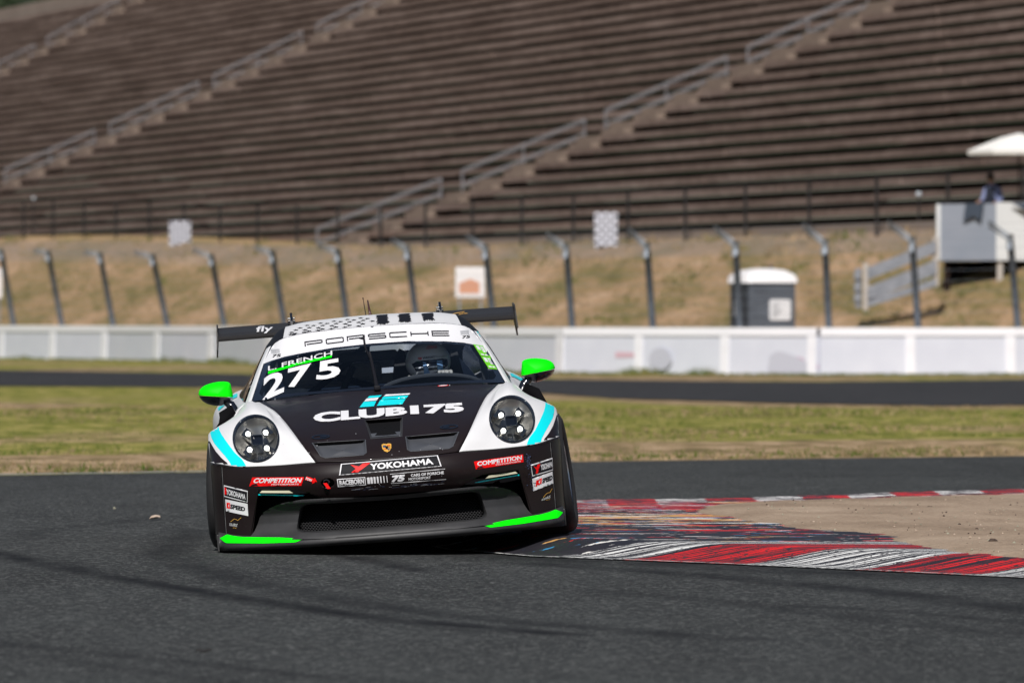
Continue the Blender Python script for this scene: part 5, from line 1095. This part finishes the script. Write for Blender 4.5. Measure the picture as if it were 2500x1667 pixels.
# ---- antennas, wiper
mb = MB(); mb.tube([(.004, 2.62, 1.23), (-.001, 2.62, 1.27), (-.006, 2.62, 1.322)], [.009, .006, .004], 8); mb.tube([(.004, 2.62, 1.225), (.004, 2.62, 1.238)], .016, 10); mb.build('roof_antenna', mat('antenna_red', (.05, .012, .016), .4), car, True)
mb = MB(); mb.tube([(-.020, 2.72, 1.23), (-.030, 2.72, 1.338)], [.003, .0018], 6); mb.tube([(-.0296, 2.72, 1.326), (-.030, 2.72, 1.338)], .0035, 6); mb.build('whip_antenna', INK, car, True)
mb = MB()
def on(x, z, d=.02): return Vector((x, WSS.hit(x, z)[0].y - d, z))
mb.tube([(-.010, 1.20, .828), on(-.012, .85, .03), on(-.016, .90), on(-.023, .97, .022), on(-.030, 1.03, .022)], [.012, .012, .009, .008, .006], 8)
mb.tube([on(-.016, .862, .012), on(-.030, 1.00, .010), on(-.050, 1.055, .010), (on(-.052, 1.07, .010)), on(-.054, 1.12, .010)], [.0055, .006, .006, .006, .006], 6)
mb.box((-.028, 1.17, .822), (.008, 1.23, .850), .006); mb.build('windscreen_wiper', INK, car, True)
# ---- cabin
mb = MB(); mb.box((-.60, 1.50, .40), (.60, 3.6, .46)); mb.v += [(-.72, 1.45, .78), (.72, 1.45, .78), (.70, 1.95, .74), (-.70, 1.95, .74)]; mb.f.append((len(mb.v) - 4, len(mb.v) - 3, len(mb.v) - 2, len(mb.v) - 1)); mb.fm.append(0)
mb.box((-.70, 1.93, .45), (.70, 1.97, .745)); mb.build('dashboard', LINER, car)
mb = MB(); H = [(.30 + .30 * math.cos(a), .782 + .090 * math.sin(a)) for a in [math.pi * k / 16 for k in range(17)]]
for dy in (1.62, 1.80): mb.v += [(x, dy, z + (dy - 1.62) * .1) for x, z in H]
mb.f += [(k, k + 1, 17 + k + 1, 17 + k) for k in range(16)]; mb.fm += [0] * 16; mb.f.append(tuple(range(17))); mb.fm.append(0)
mb.build('instrument_hood', mat('dash_grey', (.045, .05, .058), .7), car, True)
mb = MB(); r_ = .020
def tb(*p): mb.tube(p, r_, 10)
for sg in (1, -1): tb((sg * .62, 1.75, .70), (sg * .60, 2.0, .95), (sg * .52, 2.25, 1.10), (sg * .50, 2.7, 1.15)); tb((sg * .68, 2.75, .45), (sg * .62, 2.75, .95), (sg * .50, 2.7, 1.15), (0, 2.7, 1.19)); tb((sg * .50, 2.3, 1.10), (-sg * .1, 2.7, 1.17))
tb((-.66, 2.72, .62), (-.2, 2.72, .93), (0.10, 2.7, 1.17)); tb((.55, 2.76, .62), (-.2, 2.76, .90), (-.50, 2.76, 1.13)); tb((-.62, 2.78, .80), (.62, 2.78, .80)); tb((-.5, 2.24, 1.09), (.5, 2.24, 1.09)); tb((-.30, 2.30, .60), (-.12, 2.5, .95))
mb.build('roll_cage', LINER, car, True)
mb = MB(); mb.box((-.62, 3.15, .50), (.62, 3.2, .83)); mb.box((-.50, 2.95, .84), (.50, 2.99, .90), .01); mb.box((-.46, 3.0, .93), (.42, 3.03, 1.02), .02); mb.box((-.52, 2.92, .86), (.05, 2.95, .97), .03); mb.box((-.42, 2.90, .985), (-.05, 2.93, 1.05), .02); mb.box((-.64, 2.3, .55), (-.38, 2.34, .86), .03); mb.build('rear_bulkhead_window_light', CABIN, car)  # bulkhead plus pale panels added as brightness seen through the rear window
mb = MB(); mb.box((-.10, 3.4, .5), (.1, 3.45, .6)); mb.v += [(-.6, 3.15, .83), (.6, 3.15, .83), (.5, 3.9, .98), (-.5, 3.9, .98)]; mb.f.append((8, 9, 10, 11)); mb.fm.append(0); mb.build('engine_shelf', CABIN, car)
mb = MB(); mb.box((-.19, 2.10, .98), (.13, 2.115, 1.035), .015); mb.tube([(-.03, 2.1, 1.03), (-.03, 2.08, 1.07)], .008); mb.build('inner_mirror', LINER, car)
mb = MB(); S_ = [(.08,.45),(.06,.70),(.09,.80),(.105,.90),(.12,1.00),(.15,1.035),(.175,1.02),(.19,.95),(.19,.84),(.30,.80),(.41,.84),(.42,.95),(.44,1.0),(.47,1.0),(.49,.90),(.52,.75),(.52,.45)]
for y in (2.28, 2.50): mb.v += [(x, y, z) for x, z in S_]
n = len(S_); mb.f += [tuple(range(n)), tuple(n + k for k in range(n))] + [(k, (k + 1) % n, n + (k + 1) % n, n + k) for k in range(n)]; mb.fm += [0] * len(mb.f); mb.build('racing_seat', LINER, car)
mb = MB(); mb.tube([(.30 + .16 * math.cos(a), 1.93 + .03 * math.sin(a), .775 + .11 * math.sin(a)) for a in [2 * math.pi * k / 24 for k in range(25)]], .014, 8); mb.tube([(.16, 1.95, .80), (.44, 1.95, .80)], .012); mb.build('steering_wheel', LINER, car, True)
# ---- driver
def skin(name, chains, m, parent=None, sub=2):
    """one continuous surface grown over joints: chains = list of (parent index or None, [(pos, radius)...])"""
    vs = []; es = []; rs = []
    for start, pts in chains:
        prev = start
        for p, r in pts:
            vs.append(p); rs.append(r)
            if prev is not None: es.append((prev, len(vs) - 1))
            prev = len(vs) - 1
    me = bpy.data.meshes.new(name); me.from_pydata(vs, es, []); o = bpy.data.objects.new(name, me); COL.objects.link(o)
    sk = o.modifiers.new('k', 'SKIN'); sk.use_smooth_shade = True
    for i, d_ in enumerate(me.skin_vertices[0].data): d_.radius = (rs[i], rs[i]) if not isinstance(rs[i], tuple) else rs[i]; d_.use_root = (i == 0)
    sb = o.modifiers.new('b', 'SUBSURF'); sb.levels = sub; sb.render_levels = sub
    dg = bpy.context.evaluated_depsgraph_get(); me2 = bpy.data.meshes.new_from_object(o.evaluated_get(dg)); bpy.data.objects.remove(o)
    me2.name = name; me2.materials.clear(); me2.materials.append(m); me2.polygons.foreach_set('use_smooth', [True] * len(me2.polygons))
    o = bpy.data.objects.new(name, me2); COL.objects.link(o)
    if parent: o.parent = parent
    return o
SUIT = varied('race_suit', (.05, .055, .07), (.07, .075, .09), 8, .8)
drv = empty('person'); drv.matrix_world = CARM
tag(drv, 'driver in pale racing helmet and dark suit, gloved hands on the steering wheel', 'person')
# joints: 0 pelvis 1 belly 2 chest 3 neck 4 head | arms
ch = [(None, [((.30, 2.32, .50), .15), ((.30, 2.32, .62), .15), ((.30, 2.30, .74), .16), ((.30, 2.24, .84), .065), ((.30, 2.17, .90), .08)])]
ch += [(2, [((.14, 2.30, .77), .07), ((.10, 2.14, .70), .055), ((.16, 2.02, .80), .04), ((.185, 1.955, .845), .035)]), (2, [((.46, 2.30, .77), .07), ((.50, 2.14, .70), .055), ((.44, 2.02, .80), .04), ((.415, 1.955, .845), .035)])]
ch += [(0, [((.20, 2.05, .52), .09), ((.19, 1.75, .55), .07)]), (0, [((.40, 2.05, .52), .09), ((.41, 1.75, .55), .07)])]
skin('body', ch, SUIT, drv)
GLOVE = mat('glove_white', (.36, .34, .31), .8); GLD = mat('glove_black', (.02, .02, .025), .7)
for sg, hx_, hz_ in ((-1, .215, .845), (1, .385, .862)):
    mb_ = []
    hc = [(None, [((hx_, 1.96, hz_ - .02), .030), ((hx_ + sg * -.01, 1.93, hz_), .034), ((hx_ + sg * -.02, 1.92, hz_ + .012), .030)])]
    for k in range(4):
        fx = hx_ - .033 + k * .022; L_ = (.030, .036, .034, .026)[k]
        hc.append((2, [((fx, 1.905, hz_ + .030), .0105), ((fx, 1.885, hz_ + .034 - k * .001), .010), ((fx, 1.872, hz_ + .018), .0095), ((fx, 1.880, hz_ + .018 - L_ * .6), .0085)]))
    hc.append((1, [((hx_ - sg * .035, 1.915, hz_ - .002), .0115), ((hx_ - sg * .048, 1.895, hz_ + .008), .010), ((hx_ - sg * .05, 1.88, hz_ + .012), .009)]))
    skin('glove', hc, GLOVE, drv, 1)
HELM = dirty_paint('helmet_white', (.80, .80, .82), .3, .5, .1)
mb = MB(); hc_ = Vector((.298, 2.10, .945))
N1, N2 = 32, 20; hv = []
for j in range(N2 + 1):
    th = math.pi * j / N2
    for k in range(N1):
        ph = 2 * math.pi * k / N1; x, y, z = math.sin(th) * math.cos(ph), math.sin(th) * math.sin(ph), math.cos(th)
        w_ = 1 + .06 * max(0, -z); yy = y * .152 * (1 + (.12 if y < 0 and z < -.1 else 0)); hv.append(hc_ + Vector((x * .128 * (1 - .12 * max(0, -z)), yy, (z * .125 if z > 0 else z * .135))))
hf = [(j * N1 + k, j * N1 + (k + 1) % N1, (j + 1) * N1 + (k + 1) % N1, (j + 1) * N1 + k) for j in range(N2) for k in range(N1)]
mb.add(hv, hf); HS = Surf([(hv, hf)]); helm = mb.build('helmet', HELM, drv, True)
d = Decal(.002); d.put([[(.225,.905),(.375,.905),(.405,.925),(.405,.958),(.375,.965),(.232,.960),(.205,.945)]], NAVY, 0, .015, HS); d.mb.m = 0; d.build('visor', helm)
d = Decal(.004); d.put([[(.235,.962),(.405,.966),(.402,.988),(.240,.984)]], PAPER, 0, .015, HS); d.text('WRIGHT', [(.268,.9675),(.335,.969),(.335,.982),(.268,.981)], INK, 1, .03, surf=HS); d.text('Motorsports', [(.338,.969),(.398,.970),(.397,.980),(.338,.981)], INK, 1, .0, surf=HS); d.text('TCM', [(.243,.966),(.262,.967),(.262,.980),(.243,.979)], RED, 1, .06, surf=HS); d.build('visor_strip', helm)
BLU_REFL = mat('reflection_blue', (.20, .36, .60), .5)
d = Decal(.005); d.put([[(.270,.880),(.300,.890),(.282,.950),(.266,.955)]], BLU_REFL, 0, .015, HS); d.put([[(.345,.875),(.375,.880),(.372,.955),(.343,.955)]], BLU_REFL, 0, .015, HS)  # pale blue strips are reflections painted across the visor
for j in range(3): d.put([[(.290 + j * .004, 1.022 + j * .007), (.352, 1.022 + j * .006), (.352, 1.0245 + j * .006), (.290 + j * .004, 1.025 + j * .007)]], RED, 0, .015, HS)
d.text('FREER', [(.180,.890),(.215,.868),(.219,.880),(.186,.902)], INK, 0, .02, surf=HS); d.build('helmet_graphic_reflections', helm)
# ================================================================== marshal, debris, trees
p0 = W3(2425, 500, 184.85); SK = mat('skin', (.30, .17, .11), .6); SHIRT = varied('pale_blue_shirt', (.15, .18, .32), (.20, .23, .38), 6, .9); HAIR = mat('dark_hair', (.012, .010, .010), .8)
mr = empty('person', p0); tag(mr, 'marshal in pale blue shirt and dark vest sitting on the marshal post, leaning forward', 'person')
ch = [(None, [((.0, 0, .0), .15), ((.0, -.02, .16), .14), ((-.02, -.05, .34), .16), ((-.06, -.10, .47), .065), ((-.08, -.13, .60), .085), ((-.085, -.14, .68), .075)]),
      (2, [((-.20, -.05, .36), .07), ((-.26, -.16, .14), .052), ((-.36, -.30, .06), .04), ((-.42, -.33, .05), .035)]), (2, [((.15, -.05, .36), .07), ((.19, -.12, .12), .052), ((.08, -.30, .05), .04), ((.02, -.33, .04), .035)]),
      (0, [((-.12, -.10, -.02), .10), ((-.18, -.42, .0), .085), ((-.20, -.50, -.36), .06)]), (0, [((.10, -.10, -.02), .10), ((.08, -.42, .0), .085), ((.06, -.50, -.36), .06)])]
b = skin('body', ch, SHIRT, mr); me = b.data; me.materials.append(SK); me.materials.append(mat('navy_trousers', (.012, .016, .03), .9))
for p in me.polygons:
    c = p.center
    if c.z > .50 or (c.x < -.33 and c.z < .12 and c.y < -.2): p.material_index = 1
    elif c.z < .07: p.material_index = 2
    elif c.x < .03 and c.z < .44 and c.x > -.20: p.material_index = 2
mb = MB(); bm = bmesh.new(); bmesh.ops.create_uvsphere(bm, u_segments=20, v_segments=12, radius=1); mb.bm(bm, Matrix.Translation((-.075, -.10, .675)) @ Matrix.Diagonal((.105, .115, .10, 1))); mb.build('hair', HAIR, mr, True)
for sg in (-1, 1):
    hx_ = -.42 if sg < 0 else .02; hc = [(None, [((hx_, -.33, .045), .028), ((hx_ - .03, -.36, .03), .036)])] + [(1, [((hx_ - .05 + .018 * k, -.40, .02), .010), ((hx_ - .05 + .018 * k, -.43, -.005), .009)]) for k in range(4)] + [(0, [((hx_ + .02, -.36, .05), .011), ((hx_ + .03, -.39, .04), .009)])]; skin('hand', hc, SK, mr, 1)
# stones, leaf, rubber scrap
def rock(name, p, size, m, seed, label, cat, flat=1):
    bm = bmesh.new(); bmesh.ops.create_icosphere(bm, subdivisions=2, radius=1)
    for v in bm.verts: k = 1 + .35 * noise.noise(v.co * 1.7 + Vector((seed, 0, 0))); v.co = Vector((v.co.x * size[0] * k, v.co.y * size[1] * k, v.co.z * size[2] * k + size[2] * .7))
    mb = MB(); mb.bm(bm); o = mb.build(name, m); o.location = p; tag(o, label, cat); return o
LEAF = varied('dry_leaf', (.36, .27, .20), (.50, .40, .32), 40, .8); STN = varied('grey_stone', (.20, .20, .15), (.33, .32, .24), 40, .9); BLK = mat('rubber_scrap_mat', (.015, .014, .014), .8); BRN = mat('brown_clod', (.06, .04, .03), .9)
P_ = [(-2.235,47.063),(-2.629,49.724),(-1.158,28.233)]
q = P_[0]; V = [(-.035, 0, .004), (-.02, -.02, .012), (.01, -.022, .02), (.035, -.004, .012), (.03, .018, .022), (.0, .024, .026), (-.025, .016, .018), (0, 0, .008)]
lf = obj('leaf', [(a * 1.0, b * 2.2, c) for a, b, c in V], [(k, (k + 1) % 7, 7) for k in range(7)], LEAF); lf.location = (*q, .006); s = lf.modifiers.new('s', 'SOLIDIFY'); s.thickness = .004; tag(lf, 'curled pale dry leaf lying on the asphalt left of the car', 'leaf')
rock('stone', (*P_[1], .0), (.010, .012, .010), STN, 1, 'tiny pale pebble on the asphalt beyond the dry leaf', 'stone')
mb = MB(); pts = [(-.026, 0, .004), (-.018, .006, .010), (-.004, -.004, .004), (.010, .004, .006), (.022, 0, .012), (.025, .004, .004)]; mb.tube([(a * 1.15, b, c + .003) for a, b, c in pts], [.003, .006, .005, .007, .005, .003], 6); o = mb.build('rubber_scrap', BLK, None, True); o.location = (*P_[2], 0); tag(o, 'black curl of tyre rubber on the asphalt near the bottom edge', 'rubber scrap')
for i, (x, y, s_, lab) in enumerate(((2424, 1324, .024, 'largest dark clod on the dirt at the right'), (2140, 1315, .012, 'small dark clod beside the tip of the white kerb stripe'), (2268, 1240, .016, 'dark stone at the upper middle of the dirt'), (2482, 1237, .016, 'dark stone high on the dirt at the right edge'))):
    dd = 18364 * (1.245 - .097) / (y - 783.2); rock('clod', ((x - 1250) / 18364 * dd, dd, .095), (s_, s_, s_ * .62), BRN, i * 3 + 2, lab, 'clod')
r_ = random.Random(11); mb = MB()
for k in range(420):
    x = r_.uniform(1640, 2520); y = r_.uniform(1212, 1352)
    dd = 18364 * (1.245 - .097) / (y - 783.2); X = (x - 1250) / 18364 * dd
    if not inside((X, dd), [dirt]): continue
    s_ = r_.uniform(.002, .007) * (1.6 if r_.random() < .08 else 1); mb.m = r_.choice((0, 1, 1, 2)); bm = bmesh.new(); bmesh.ops.create_icosphere(bm, subdivisions=1, radius=s_)
    for v in bm.verts: v.co *= r_.uniform(.7, 1.3); v.co.z *= .7
    mb.bm(bm, Matrix.Translation((X, dd, KZ + .014 + dz(X, dd))))
tag(mb.build('gravel', [BRN, STN, LEAF]), kind='stuff')
# trees behind the far left end of the stand
LV = mat('leaf_green', (.03, .05, .015), .7); t = NT(LV); t.base(t.ramp(t.noise(.5, 3), [(.4, (.010, .022, .007)), (.6, (.028, .050, .014))])); BK = mat('bark', (.06, .045, .035), .9)
for i, (px, dd, h_) in enumerate(((-120, 548, 16.5), (10, 552, 17), (120, 549, 16.5))):
    x = (px - 1250) / 18364 * dd; q = empty('tree', (x, dd, 15)); h_ -= 7; mb = MB(); r_ = random.Random(i)
    mb.tube([(0, 0, 0), (.1, 0, h_ * .4), (-.1, .1, h_ * .75)], [.35, .26, .12], 8)
    for k in range(7): a = r_.uniform(0, 6.28); z = h_ * r_.uniform(.3, .7); mb.tube([(0, 0, z), (2.2 * math.cos(a), 2.2 * math.sin(a), z + 1.8)], [.12, .04], 6)
    mb.build('trunk', BK, q, True); v = []; f = []
    for c_ in range(26):
        a, rr_, z = r_.uniform(0, 6.28), r_.uniform(0, 3.2), r_.uniform(.32, .97) * h_; cx, cy = rr_ * math.cos(a), rr_ * math.sin(a)
        for _ in range(190):
            d = Vector((r_.gauss(0, 1), r_.gauss(0, 1), r_.gauss(0, .8))); p = Vector((cx, cy, z)) + d * .75; a1 = Vector((r_.uniform(-1, 1), r_.uniform(-1, 1), r_.uniform(-1, 1))) * .28; a2 = Vector((r_.uniform(-1, 1), r_.uniform(-1, 1), r_.uniform(-1, 1))) * .28
            k = len(v); v += [p, p + a1, p + a2]; f.append((k, k + 1, k + 2))
    obj('crown', v, f, LV, q); tag(q, 'dark evergreen tree behind the top of the grandstand', 'tree', 'trees behind the stand top')
mb = MB(); nx_ = 60
for j in range(12):
    for i in range(nx_ + 1): x = -200 + i * 480 / nx_; y = 545 + j * 18; mb.v.append((x, y, 12 + min(j, 7) * 4.6 + 1.2 * noise.noise(Vector((x * .02, y * .03, 0)))))
mb.f = [(j * (nx_ + 1) + i, j * (nx_ + 1) + i + 1, (j + 1) * (nx_ + 1) + i + 1, (j + 1) * (nx_ + 1) + i) for j in range(11) for i in range(nx_)]; mb.fm = [0] * len(mb.f); tag(mb.build('terrain', mat('dark_scrub', (.03, .04, .018), .95), None, True), kind='structure')
bpy.context.view_layer.update()
